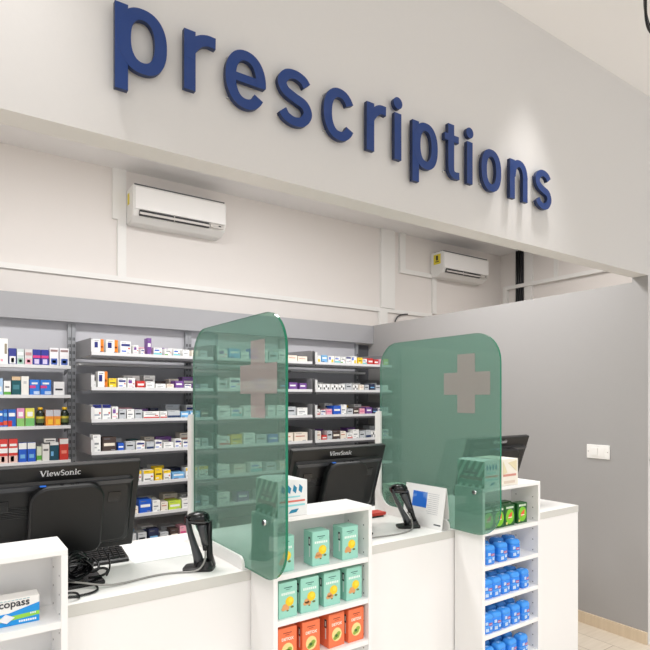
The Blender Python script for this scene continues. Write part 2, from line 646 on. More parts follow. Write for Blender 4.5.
def tray_bay(x0, x1, label, ext=True):
    t = thing('tray_shelving', label, 'shelving', (x0, YBK, FZ), 0, 'shelving bays along the back wall')
    W = x1 - x0
    k = -FZ
    boxo('back_panel', 0, W, -.012, 0, 0, 2.12, STEELG, t)
    boxo('support_rail', .028, W - .004, -.16, -.045, 1.735 + k, 1.752 + k, STEEL, t)
    for xx in (.013, W - .013):
        obj('upright', upright_bm(), [UPR, SLOT], t, (xx, -.012, 0))
    a, b = .028, W - .004
    for i, z in enumerate(LEV):
        z += k
        bm = B()
        box(bm, a, b, -.545, -.045, z, z + .012)
        tr = obj('tray', bm, STEEL, t)
        bm = B()
        box(bm, a, b, -.553, -.545, z - .004, z + .020, 0)
        obj('front_lip', bm, STEEL, tr)
        bm = B()
        box(bm, a, b, -.557, -.546, z - .018, z - .002, 0)
        obj('price_rail', bm, LIP, tr)
        for xx, nm in ((a, 'side_panel'), (b, 'side_panel')):
            bm = B()
            prism(bm, [(-.549, z - .002), (-.045, z - .002), (-.045, z + .125), (-.53, z + .112), (-.549, z + .1)], xx - .002, xx + .002, 'x')
            obj(nm, bm, SIDEG, tr)
        bm = B()
        box(bm, a - .003, a + .018, -.553, -.549, z + .020, z + .10)
        obj('corner_post', bm, STEEL, tr)
    return t

tray_bay(.79, 1.675, 'grey metal bay of stepped medicine trays beside the flat-shelved bay')
tray_bay(1.675, 2.56, 'grey metal bay of medicine trays seen mostly through the nearer green screen')
tray_bay(2.56, 3.445, 'grey metal bay of medicine trays reaching toward the grey partition')
# narrow dark filler by the partition
tag(boxo('filler_panel', 3.462, XG - .001, YBK - .006, YBK, FZ, 2.04, mat('dark_filler', (84, 85, 90), .6)), 'dark grey filler panel between the shelving and the grey partition', 'panel')

FLEV = [1.720, 1.520, 1.312, 1.076, .83, .60]
t = thing('flat_shelving', 'grey metal bay with flat white shelves of upright packets, behind the nearest monitor', 'shelving', (-.15, YBK, FZ), 0, 'shelving bays along the back wall')
boxo('back_panel', 0, .939, -.012, 0, 0, 2.12, STEELG, t)
for xx in (.0, .925):
    obj('upright', upright_bm(), [UPR, SLOT], t, (xx, -.012, 0))
for z in FLEV:
    z += -FZ
    s = boxo('shelf', .018, .888, -.285, -.045, z - .012, z, STEEL, t)
    boxo('shelf_front', .018, .888, -.295, -.285, z - .020, z + .002, STEEL, s)
    bm = B()
    prism(bm, [(-.28, z - .02), (-.05, z - .02), (-.05, z - .06)], .886, .889, 'x')
    obj('shelf_bracket', bm, UPR, s)

# ------------------------------------------------------------------ cartons
W_, N_, R_, Y_, G_, O_ = (242, 242, 240), (32, 42, 120), (206, 50, 46), (244, 206, 40), (96, 170, 70), (240, 132, 36)
T_, P_, L_, K_, B_, S_ = (20, 84, 92), (214, 60, 130), (120, 180, 226), (40, 42, 50), (30, 92, 200), (196, 200, 204)
LG, PK, VI, CR, AQ, BR = (196, 220, 70), (236, 170, 186), (118, 74, 150), (238, 228, 214), (130, 200, 206), (120, 84, 56)
# (label words, base, [(x0,z0,x1,z1,colour)...] in fractions of the front)
DES = {
    'wb': ('white with a blue band', W_, [(.08, .62, .92, .8, N_), (.1, .2, .55, .3, B_)]),
    'wr': ('white with a red band', W_, [(0, .1, 1, .3, R_), (.1, .6, .8, .7, (120, 120, 124))]),
    'wp': ('white with purple print', W_, [(.1, .5, .6, .8, VI), (.1, .2, .8, .28, PK)]),
    'wo': ('white with an orange stripe', W_, [(.7, 0, 1, 1, O_), (.1, .4, .45, .8, N_)]),
    'wn': ('white with a navy top', W_, [(0, .78, 1, 1, N_), (.15, .3, .8, .38, (140, 150, 170))]),
    'wg': ('white with a green corner', W_, [(0, 0, .5, .3, G_), (.2, .6, .85, .72, (110, 120, 120))]),
    'wa': ('white and aqua', W_, [(0, .1, 1, .4, AQ), (.1, .6, .7, .75, B_)]),
    'pl': ('plain white', W_, [(.15, .45, .75, .55, (130, 134, 140)), (.15, .25, .5, .3, (170, 172, 176))]),
    'ye': ('yellow', Y_, [(.1, .5, .9, .6, K_), (.1, .2, .5, .3, W_)]),
    'wy': ('white and yellow', W_, [(0, .72, 1, 1, Y_), (.1, .2, .7, .3, (110, 110, 110))]),
    'bl': ('bright blue', B_, [(.1, .45, .9, .65, W_)]),
    'lb': ('pale blue', L_, [(.1, .55, .9, .75, W_), (.1, .15, .5, .25, N_)]),
    'rd': ('red', R_, [(.1, .4, .9, .65, W_)]),
    'gr': ('grey', S_, [(.1, .5, .8, .65, K_)]),
    'gb': ('grey and dark blue', S_, [(0, 0, 1, .4, (40, 60, 100))]),
    'pk': ('pink', PK, [(.1, .5, .9, .62, P_)]),
    'vi': ('purple', VI, [(.1, .5, .8, .7, W_)]),
    'lg': ('lime green', LG, [(.1, .35, .9, .6, W_)]),
    'cr': ('cream', CR, [(.1, .55, .8, .65, (190, 120, 100))]),
    'bk': ('dark brown', (74, 60, 56), [(.1, .4, .9, .6, CR)]),
    'dk': ('dark navy', (34, 42, 74), [(.1, .4, .9, .55, L_)]),
    'tl': ('teal', T_, [(.1, .4, .7, .6, W_)]),
    'py': ('white with yellow and blue dots', W_, [(.1, .5, .4, .85, B_), (.5, .15, .85, .55, Y_)]),
    'sq': ('white with small black squares', W_, [(.1, .15, .3, .5, K_), (.4, .45, .6, .8, K_), (.7, .15, .9, .5, K_)]),
}

for _k, _v in DES.items():
    _v[2].append((.12, .86, .55, .90, (120, 124, 134)))
    _v[2].append((.62, .10, .90, .16, (150, 152, 160)))
    if _k[0] == 'w':
        _v[2].append((.72, .40, .92, .52, ((60, 130, 190), (200, 90, 80), (110, 160, 90))[len(_v[2]) % 3]))

def printed_box(bm, w, d, h, base_i, rects, ymat, bev=.0006):
    """carton standing on its base, front at y=-d/2, rects = (x0,z0,x1,z1,mat index) fractions"""
    box(bm, -w / 2, w / 2, -d / 2, d / 2, 0, h, base_i)
    for (x0, z0, x1, z1, mi) in rects:
        box(bm, -w / 2 + x0 * w, -w / 2 + x1 * w, -d / 2 - .0006, -d / 2 + .0004, z0 * h, z1 * h, mi)

_cart = {}
def carton(name, label, des, x, y, z, w, d, h, rz=0.0, group=None, cat='medicine box'):
    key = (des, round(w, 3), round(d, 3), round(h, 3))
    if key not in _cart:
        _, base, rects = DES[des]
        bm = B()
        ms = [paper(base)]
        rr = []
        for (a, b_, c_, d_, col) in rects:
            ms.append(paper(col))
            rr.append((a, b_, c_, d_, len(ms) - 1))
        printed_box(bm, w, d, h, 0, rr, None)
        bmesh.ops.recalc_face_normals(bm, faces=bm.faces)
        me = bpy.data.meshes.new(name)
        bm.to_mesh(me)
        bm.free()
        for m in ms:
            me.materials.append(m)
        _cart[key] = me
    o = bpy.data.objects.new(name, _cart[key])
    C.objects.link(o)
    o.location = (x, y, z)
    o.rotation_euler = (0, 0, rz)
    return tag(o, label, cat, group)

ORD = ['first', 'second', 'third', 'fourth', 'fifth', 'sixth', 'seventh', 'eighth', 'ninth', 'tenth', 'eleventh', 'twelfth',
       'thirteenth', 'fourteenth', 'fifteenth', 'sixteenth', 'seventeenth', 'eighteenth', 'nineteenth', 'twentieth']
LVN = ['top', 'second', 'third', 'fourth', 'fifth', 'sixth', 'seventh']

# rows of the tray bays: (design, width, height) along the front of each tray
ROWS_A = [
    [('wo', .068, .105), ('wo', .075, .105), ('wb', .07, .100), ('wp', .035, .075), ('wb', .025, .05), ('vi', .03, .135), ('wa', .06, .065), ('wg', .05, .062), ('wa', .05, .062), ('pl', .05, .06), ('cr', .05, .058), ('gr', .055, .06)],
    [('pl', .022, .05), ('wo', .062, .125), ('ye', .048, .075), ('wb', .055, .078), ('wp', .05, .08), ('rd', .055, .06), ('pl', .06, .055), ('pl', .07, .04), ('cr', .05, .04), ('vi', .062, .065), ('wb', .05, .04), ('vi', .05, .04), ('gr', .06, .045)],
    [('wn', .055, .115), ('wn', .055, .115), ('wp', .04, .10), ('gr', .045, .08), ('pl', .05, .08), ('gr', .05, .075), ('wr', .11, .06), ('wr', .05, .06), ('gb', .09, .065), ('lb', .06, .055), ('lb', .08, .06), ('bk', .06, .075)],
    [('pl', .05, .13), ('bk', .09, .11), ('bl', .04, .06), ('gr', .06, .07), ('wb', .06, .07), ('gb', .05, .06), ('wb', .05, .07), ('pl', .07, .05), ('wb', .05, .075), ('wb', .06, .06), ('wb', .06, .07), ('gr', .05, .07)],
    [('cr', .06, .08), ('pl', .06, .07), ('gr', .05, .07), ('ye', .05, .095), ('wy', .055, .09), ('wy', .07, .09), ('ye', .05, .10), ('wy', .05, .08), ('lb', .09, .055), ('wy', .09, .085), ('wy', .07, .09)],
    [('gr', .06, .07), ('tl', .05, .08), ('cr', .05, .08), ('pl', .06, .07), ('cr', .05, .06), ('bl', .085, .105), ('pl', .055, .09), ('cr', .05, .07), ('lg', .09, .07), ('pl', .07, .08), ('dk', .07, .09), ('gr', .05, .08)],
    [('pk', .06, .10), ('cr', .07, .10), ('bk', .05, .08), ('gb', .07, .10), ('gr', .06, .10), ('dk', .07, .12), ('gr', .06, .08), ('bk', .06, .10), ('pk', .05, .11), ('cr', .06, .09), ('gb', .08, .08)],
]
ROWS_B = [
    [('wp', .08, .08), ('lb', .09, .09), ('pl', .07, .07), ('bl', .06, .10), ('pl', .08, .10), ('gr', .08, .08), ('pl', .07, .11), ('cr', .09, .06), ('cr', .09, .055)],
    [('gr', .08, .08), ('wb', .09, .1), ('pl', .1, .07), ('lb', .08, .1), ('pl', .09, .1), ('dk', .07, .08), ('vi', .08, .07), ('vi', .07, .065)],
    [('pl', .1, .1), ('wa', .09, .08), ('pl', .1, .1), ('pk', .08, .07), ('pl', .07, .1), ('pl', .08, .10), ('gr', .08, .085), ('pl', .1, .075)],
    [('wr', .1, .08), ('ye', .09, .09), ('pl', .1, .1), ('gr', .09, .08), ('bl', .09, .08), ('cr', .13, .085), ('cr', .13, .085)],
    [('pl', .1, .09), ('cr', .1, .08), ('wa', .1, .09), ('gr', .09, .08), ('cr', .1, .08), ('pl', .1, .09)],
    [('pl', .1, .1), ('vi', .1, .08), ('gr', .1, .09), ('cr', .09, .1), ('pl', .1, .08)],
]
ROWS_C = [
    [('py', .06, .07), ('lb', .055, .075), ('py', .06, .07), ('wa', .06, .07), ('wg', .05, .07), ('wn', .05, .07), ('py', .06, .08), ('ye', .05, .07), ('wa', .05, .06), ('rd', .06, .07), ('rd', .05, .06), ('pk', .05, .065), ('lg', .055, .07)],
    [('sq', .07, .06), ('sq', .07, .06), ('sq', .07, .06), ('sq', .07, .06), ('gr', .06, .07), ('sq', .06, .06), ('cr', .05, .06), ('gr', .05, .06), ('dk', .06, .07), ('gr', .06, .06), ('pl', .07, .06)],
    [('wr', .05, .06), ('wb', .05, .05), ('pk', .06, .06), ('bl', .08, .09), ('pl', .06, .10), ('gr', .06, .06), ('bk', .06, .07), ('pk', .06, .06), ('vi', .07, .07), ('dk', .06, .06), ('wb', .05, .06), ('gr', .06, .07)],
    [('cr', .06, .09), ('rd', .05, .05), ('gr', .05, .09), ('bk', .08, .09), ('cr', .06, .08), ('wr', .06, .06), ('pl', .07, .09), ('gr', .06, .07), ('gb', .06, .08), ('sq', .06, .07), ('gr', .06, .08), ('wb', .07, .08)],
]
BAYS = [(.79, 1.675, ROWS_A, 'near', True),
        (1.675, 2.56, ROWS_B, 'middle', False),
        (2.56, 3.445, ROWS_C, 'far', True)]
REAR = ['gr', 'pl', 'cr', 'bk', 'gb', 'wb', 'wr', 'pk', 'dk', 'lb', 'tl', 'vi', 'wy']
for (x0, x1, rows, bay, rear) in BAYS:
    for li, row in enumerate(rows):
        tot = sum(r[1] for r in row)
        room = (x1 - x0) - .065
        gap = max(.001, (room - tot) / len(row))
        sc_ = min(1.0, room / (tot + .001 * len(row)))
        x = x0 + .04
        for i, (ds, w, h) in enumerate(row):
            w *= sc_
            dd = random.uniform(.07, .12)
            yj = random.uniform(0, .012)
            carton('medicine_box', '%s medicine box, %s in front row, %s tray, %s bay' % (DES[ds][0], ORD[i], LVN[li], bay), ds,
                   x + w / 2, YBK - .543 + .006 + dd / 2 + yj, LEV[li] + .012, w - .002, dd, h * .9, 0, 'boxes in the front rows of the trays')
            x += w + gap
        if rear:
            x = x0 + .05
            k = 0
            while x < x1 - .10 and k < 7:
                w = random.uniform(.06, .12)
                ds = random.choice(REAR)
                h = random.uniform(.060, .100 if li else .075)
                carton('medicine_box', '%s medicine box, %s in rear row, %s tray, %s bay' % (DES[ds][0], ORD[k], LVN[li], bay), ds,
                       x + w / 2, YBK - .543 + random.uniform(.20, .24), LEV[li] + .012, w - .002, .1, h, 0, 'boxes in the rear rows of the trays')
                x += w + random.uniform(.005, .06)
                k += 1

# flat shelves by the near monitor
FLAT = [
    [(.317, .362, .155, 'white with grey print', W_, [(.6, .4, .9, .8, (150, 140, 120)), (.1, .1, .4, .2, PK)]),
     (.368, .411, .098, 'navy topped white, with a navy ring', (52, 60, 140), [(.1, .05, .9, .5, W_), (.3, .12, .7, .4, N_)]),
     (.415, .455, .096, 'silver and green', (206, 216, 214), [(.1, .6, .9, .8, W_), (.1, .05, .9, .4, (150, 190, 170)), (.3, .15, .7, .32, (70, 110, 110))]),
     (.460, .505, .096, 'silver and red', (214, 210, 210), [(.1, .6, .9, .8, (190, 150, 150)), (.1, .05, .9, .4, PK), (.3, .15, .7, .32, R_)]),
     (.508, .554, .097, 'dark blue with a pink stripe', (48, 54, 150), [(0, .45, 1, .62, P_), (.2, .08, .8, .38, (210, 200, 230))]),
     (.558, .603, .097, 'dark blue with a pink stripe, beside the white ones,', (48, 54, 150), [(0, .45, 1, .62, P_), (.2, .08, .8, .38, (210, 200, 230))]),
     (.609, .664, .112, 'white with a blue disc', (236, 234, 238), [(.15, .05, .85, .4, (60, 90, 170)), (.3, .15, .7, .3, W_), (.1, .78, .9, .9, (150, 120, 120))]),
     (.671, .729, .112, 'white with a blue disc at the shelf end', (236, 234, 238), [(.15, .05, .85, .4, (60, 90, 170)), (.3, .15, .7, .3, W_), (.1, .78, .9, .9, (150, 120, 120))])],
    [(.300, .334, .10, 'pale blue', (170, 200, 230), [(.2, .2, .8, .5, W_)]),
     (.340, .379, .085, 'white with a green foot', W_, [(0, 0, 1, .22, G_), (.2, .5, .8, .62, (130, 130, 130))]),
     (.385, .436, .112, 'dark teal with a beige cap', T_, [(0, .8, 1, 1, (216, 186, 150)), (.15, .3, .85, .55, (70, 130, 140))]),
     (.440, .483, .115, 'plain white tall', (238, 236, 230), [(.3, .6, .7, .75, (200, 200, 200))]),
     (.489, .548, .095, 'blue with a pink flash, nearer the white pack,', (44, 120, 214), [(0, .45, .6, .62, P_), (.4, .05, 1, .25, (190, 210, 240)), (.2, .7, .8, .82, W_)]),
     (.553, .618, .095, 'blue with a pink flash, nearer the shelf end,', (44, 120, 214), [(0, .45, .6, .62, P_), (.4, .05, 1, .25, (190, 210, 240)), (.2, .7, .8, .82, W_)]),
     (.634, .700, .085, 'white with a black line of print', (236, 236, 236), [(.15, .35, .85, .48, K_)])],
    [(.300, .335, .098, 'blue and red toothed', (44, 110, 200), [(0, .1, 1, .3, R_), (.1, .7, .9, .85, W_)]),
     (.337, .360, .105, 'blue and white narrow', (40, 100, 190), [(0, .1, 1, .35, (226, 90, 60)), (.1, .6, .9, .8, L_)]),
     (.364, .408, .105, 'blue with a red corner', (40, 100, 190), [(0, 0, .5, .35, R_), (.1, .6, .9, .8, W_)]),
     (.414, .458, .112, 'pink and green', (226, 150, 190), [(0, 0, 1, .45, (140, 196, 110)), (.2, .55, .8, .8, W_)]),
     (.464, .517, .112, 'yellow and green', (226, 220, 96), [(0, 0, 1, .45, (120, 190, 110)), (.2, .55, .8, .8, W_)]),
     None,
     (.585, .632, .10, 'orange and grey, next to the dark bottle,', (240, 150, 50), [(0, .6, 1, 1, (200, 200, 206)), (.3, .1, .9, .4, (250, 200, 60))]),
     (.634, .676, .10, 'orange and grey, before the end bottle,', (240, 150, 50), [(0, .6, 1, 1, (200, 200, 206)), (.3, .1, .9, .4, (250, 200, 60))]),
     None],
    [(.317, .361, .145, 'red and white with fruit print, by the frame edge,', (212, 66, 60), [(0, .42, 1, .62, W_), (0, 0, 1, .3, (236, 200, 190)), (.2, .05, .6, .28, R_), (.1, .7, .9, .8, W_)]),
     (.368, .418, .145, 'red and white with fruit print, beside the blue pair,', (212, 66, 60), [(0, .42, 1, .62, W_), (0, 0, 1, .3, (236, 200, 190)), (.2, .05, .6, .28, R_), (.1, .7, .9, .8, W_)]),
     (.425, .471, .118, 'white and blue, next to the red packs,', (36, 92, 200), [(0, .68, 1, 1, W_), (.2, .2, .8, .4, L_)]),
     (.477, .524, .118, 'white and blue, next to the small green pack,', (36, 92, 200), [(0, .68, 1, 1, W_), (.2, .2, .8, .4, L_)]),
     (.531, .560, .09, 'small white and green', (214, 222, 200), [(0, .1, 1, .4, G_)]),
     (.565, .607, .105, 'white with fine print', (232, 230, 226), [(.15, .6, .85, .72, (120, 120, 120))]),
     (.612, .664, .115, 'dark teal with a white top', (24, 74, 92), [(0, .84, 1, 1, (230, 230, 228)), (.1, .25, .4, .5, L_)]),
     (.671, .725, .135, 'red with a white top', (206, 56, 44), [(0, .75, 1, 1, (230, 226, 222)), (.2, .3, .8, .45, (240, 140, 120))])],
]

def bottle(x, y, z, label, group):
    t = thing('tonic_bottle', label, 'bottle', (x, y, z), 0, group)
    bm = B()
    pr = [(.0, .0), (.024, 0), (.026, .004), (.026, .082), (.021, .096), (.012, .104), (.011, .108)]
    loft(bm, [[(r * math.cos(2 * PI * k / 20), r * math.sin(2 * PI * k / 20), zz) for k in range(20)] for r, zz in pr[1:]])
    obj('bottle_body', bm, mat('dark_bottle', (28, 40, 32), .2), t)
    bm = B()
    cyl(bm, (0, 0, .02), (0, 0, .066), .0265, seg=20, caps=False)
    obj('bottle_wrapper', bm, [mat('bottle_wrapper_print', (96, 110, 60), .4)], t)
    bm = B()
    cyl(bm, (0, 0, .048), (0, 0, .062), .0268, seg=20, caps=False)
    obj('wrapper_stripe', bm, paper((214, 196, 70)), t)
    bm = B()
    cyl(bm, (0, 0, .106), (0, 0, .124), .0155, .015, seg=20)
    obj('cap', bm, mat('yellow_cap', (236, 190, 40), .35), t)

for si, row in enumerate(FLAT):
    for it in row:
        if it is None:
            continue
        x0, x1, h, desc, base, rects = it
        DES['f'] = ('', base, rects)
        _cart.clear()
        carton('medicine_packet', '%s packet, %s flat shelf' % (desc.rstrip(','), ORD[si]), 'f',
               (x0 + x1) / 2, YBK - .285 + .035, FLEV[si] + .0005, x1 - x0, .055, h * 1.07, 0, 'upright packets on the flat shelves')
del DES['f']
bottle(.555, 4.17, FLEV[2] + .001, 'dark tonic bottle with yellow cap, between yellow and orange packets on third flat shelf', 'tonic bottles on the flat shelf')
bottle(.706, 4.17, FLEV[2] + .001, 'dark tonic bottle with yellow cap at the end of the third flat shelf', 'tonic bottles on the flat shelf')
DES['wf'] = ('white', (230, 228, 224), [(.1, .3, .9, .6, K_)])
carton('medicine_packet', 'small white packet lying on top of the teal packet, fourth flat shelf', 'wf', .612, 4.17, FLEV[3] + .1245, .07, .05, .024, 0, 'upright packets on the flat shelves')

# ------------------------------------------------------------------ counter
CY, TZ = 1.764, .892
bm = B()
box(bm, -1.6, 2.974, CY, 2.41, TZ - .036, TZ, 0)
for f in bm.faces:
    if abs(f.calc_center_median().y - CY) < .001 or abs(f.calc_center_median().x - 2.974) < .001:
        f.material_index = 1
tag(obj('worktop', bm, [TOP, TOPE]), 'long pale grey worktop running across all the counter bays', 'worktop')
for i, (a, b_, lab) in enumerate(((-1.0, .08, 'white counter cabinet behind the nearest display shelf'), (.082, 1.118, 'white counter cabinet with plain front below the nearer scanner'),
                                   (1.122, 2.160, 'white counter cabinet with plain front below the farther scanner'), (2.164, 2.972, 'white end counter cabinet beside the grey partition wall'))):
    t = thing('counter_cabinet', lab, 'counter', ((a + b_) / 2, CY, FZ), 0, 'white counter cabinets')
    w = (b_ - a) / 2
    boxo('front_panel', -w, w, .002, .020, .0, TZ - .036 - FZ - .001, LAM, t)
    boxo('side_panel', -w, -w + .018, .021, .60, 0, TZ - .036 - FZ - .001, LAM, t)
    boxo('side_panel', w - .018, w, .021, .60, 0, TZ - .036 - FZ - .001, LAM, t)

# ------------------------------------------------------------------ display shelves in front of the counter
UD, UY = .160, 1.600
SHZ = [.909, .756, .603, .450, .297, .144]
def display_unit(x0, label):
    t = thing('display_shelf', label, 'display shelf', (x0, UY, FZ), 0, 'white display shelves in front of the counter')
    W, H, th, k = .420, 1.1 - FZ, .016, -FZ
    bm = B()
    rbox(bm, 0, W, 0, UD, H - th, H, .001, 1)
    obj('top_board', bm, LAM, t)
    for xx, inner in ((0, 1), (W - th, -1)):
        bm = B()
        box(bm, xx, xx + th, .0, UD, 0, H - th, 0)
        xi = xx + th if inner > 0 else xx
        z = .08
        while z < H - .06:
            for yy in (.03, .125):
                cyl(bm, (xi - .0002 * inner, yy, z), (xi + .0006 * inner, yy, z), .0028, seg=8, mi=1)
            z += .032 * 1.6
        obj('side_panel', bm, [LAM, mat('pin_hole', (120, 118, 116), .6)], t)
    boxo('back_panel', th, W - th, UD - .008, UD - .001, .0, H - th, LAM, t)
    for z in SHZ:
        boxo('shelf', th, W - th, .002, UD - .009, z + k - .018, z + k, LAM, t)
    return t

UX = [-.141, .904, 1.950]
display_unit(UX[0], 'white display shelf holding a single blue and white carton')
display_unit(UX[1], 'white display shelf stocked with mint and orange tea boxes')
display_unit(UX[2], 'white display shelf stocked with blue canisters and green packs')

# ------------------------------------------------------------------ screens
def screen(x, label):
    t = thing('counter_screen', label, 'protective screen', (x, 1.495, .90), 0, 'green protective screens')
    bm = B()
    prism(bm, rrect(0, .774, 0, .885, .13, 10), -.005, .005, 'x', 0, 1)
    obj('screen_pane', bm, [GLASS, GEDGE], t)
    bm = B()
    cy_, cz_, a, b_ = .183, .665, .0505, .1325
    pts = [(cy_ - a, cz_ - b_), (cy_ + a, cz_ - b_), (cy_ + a, cz_ - a), (cy_ + b_, cz_ - a), (cy_ + b_, cz_ + a), (cy_ + a, cz_ + a),
           (cy_ + a, cz_ + b_), (cy_ - a, cz_ + b_), (cy_ - a, cz_ + a), (cy_ - b_, cz_ + a), (cy_ - b_, cz_ - a), (cy_ - a, cz_ - a)]
    prism(bm, pts, -.0062, -.0054, 'x')
    obj('cross_film', bm, CROSS, t)
    bm = B()
    cyl(bm, (-.011, .135, .185), (.011, .135, .185), .009, seg=20)
    obj('standoff', bm, CHROME, t)
    # white L-shaped edge guard on the counter
    bm = B()
    y0, y1, z0, z1 = .275, .800, -.0075, .530
    out = rrect(y0, y1, z0, z1, [.03, 0, 0, 0])[:]
    outer = [(y0, z0), (y1, z0)] + [(y1 - .02 + .02 * math.cos(math.radians(q)), z1 - .02 + .02 * math.sin(math.radians(q))) for q in range(0, 91, 15)]
    inner = [(y1 - .045, z1), (y1 - .045, z0 + .12)] + [(y1 - .045 - .075 + .075 * math.cos(math.radians(-q)), z0 + .12 + .075 * math.sin(math.radians(-q)) ) for q in range(10, 91, 10)]
    inner += [(y0 + .03, z0 + .045)] + [(y0 + .03 - .03 * math.sin(math.radians(q)), z0 + .015 + .03 * math.cos(math.radians(q))) for q in range(15, 91, 15)]
    prism(bm, outer + inner, -.018, -.008, 'x')
    obj('edge_guard', bm, WPLA, t)
    return t

screen(.892, 'green tinted screen with pale cross, nearer one, between the nearer scanner and the tea boxes')
screen(1.938, 'green tinted screen with pale cross, farther one, beside the tent card and blue canisters')

# ------------------------------------------------------------------ monitors
def monitor(x, label, word=True, led=True):
    t = thing('computer_monitor', label, 'monitor', (x, 2.03, TZ), 0, 'black monitors on the counter')
    bm = B()
    rbox(bm, -.12, .12, -.13, .10, 0, .012, .004)
    obj('stand_base', bm, BLKG, t)
    bm = B()
    rbox(bm, -.035, .035, .0, .03, .012, .22, .004)
    obj('stand_neck', bm, BLK, t)
    tilt = math.radians(19)
    h = bpy.data.objects.new('housing_pivot', None)
    # housing: built tilted directly so that it stays a part with sub-parts
    R = Matrix.Translation((0, .062, .075)) @ Matrix.Rotation(tilt, 4, 'X')
    bpy.data.objects.remove(h)
    W, H = .256, .335
    bm = B()
    rbox(bm, -W, W, -.012, .014, 0, H, .004)
    # rear shell: sloped bulge
    def rr(x, z0, z1, y, r):
        return [(u, y, v) for u, v in rrect(-x, x, z0, z1, r, 5)]
    loft(bm, [rr(.238, .020, .285, -.010, .02), rr(.226, .034, .270, -.026, .02), rr(.215, .045, .258, -.030, .02)], smooth=False)
    bmesh.ops.transform(bm, matrix=R, verts=bm.verts)
    hs = obj('screen_housing', bm, BLK, t)
    bm = B()
    prism(bm, [(-.232, .276), (.232, .276), (.222, .262), (-.222, .262)], -.0300, -.019, 'y')
    bmesh.ops.transform(bm, matrix=R, verts=bm.verts)
    obj('rear_ridge', bm, DKG, hs)
    bm = B()
    for k in range(7):
        box(bm, -.19, -.06, -.0315, -.030, .205 - k * .006, .207 - k * .006)
    bmesh.ops.transform(bm, matrix=R, verts=bm.verts)
    obj('rear_vent', bm, BLKG, hs)
    for sx in (-1, 1):
        bm = B()
        box(bm, sx * .17 - .02, sx * .17 + .02, -.0325, -.029, .195, .232)
        bmesh.ops.transform(bm, matrix=R, verts=bm.verts)
        obj('port_cover', bm, BLKG, hs)
    bm = B()
    box(bm, -W + .012, W - .012, .0138, .0145, .02, H - .012)
    bmesh.ops.transform(bm, matrix=R, verts=bm.verts)
    obj('display_glass', bm, BLKG, hs)
    me = serif_word()
    me.transform(R @ Matrix.Translation((.0, -.0128, .3005)) @ Matrix.Diagonal((1.13, 1, 1.22, 1)))
    me.materials.append(mat('logo_white', (226, 226, 228), .4))
    o = bpy.data.objects.new('maker_lettering', me)
    C.objects.link(o)
    o.parent = hs
    # small computer hung on the back
    bm = B()
    def rr2(s, y):
        return [(u, y, v) for u, v in rrect(-.094 + s, .130 - s, .030 + s, .284 - s, [.055 - s * .6, .055 - s * .6, .03, .03], 8)]
    loft(bm, [rr2(.008, -.032), rr2(.0, -.038), rr2(0, -.064), rr2(.005, -.070)], smooth=False)
    bmesh.ops.transform(bm, matrix=R, verts=bm.verts)
    pc = obj('rear_computer', bm, BLK2, t)
    if led:
        bm = B()
        box(bm, -.066, -.048, -.054, -.044, .2835, .2848, 0)
        bmesh.ops.transform(bm, matrix=R, verts=bm.verts)
        obj('power_light', bm, mat('blue_led', (20, 110, 220), .3), pc)
        bm = B()
        for a in (.0, .03, .045):
            box(bm, a - .006, a + .004, -.052, -.046, .2835, .2848, 0)
        bmesh.ops.transform(bm, matrix=R, verts=bm.verts)
        obj('port', bm, BLKG, pc)
    bm = B()
    rbox(bm, -.05, .05, -.036, -.026, .08, .18, .002)
    bmesh.ops.transform(bm, matrix=R, verts=bm.verts)
    obj('mount_plate', bm, BLK, t)
    return t

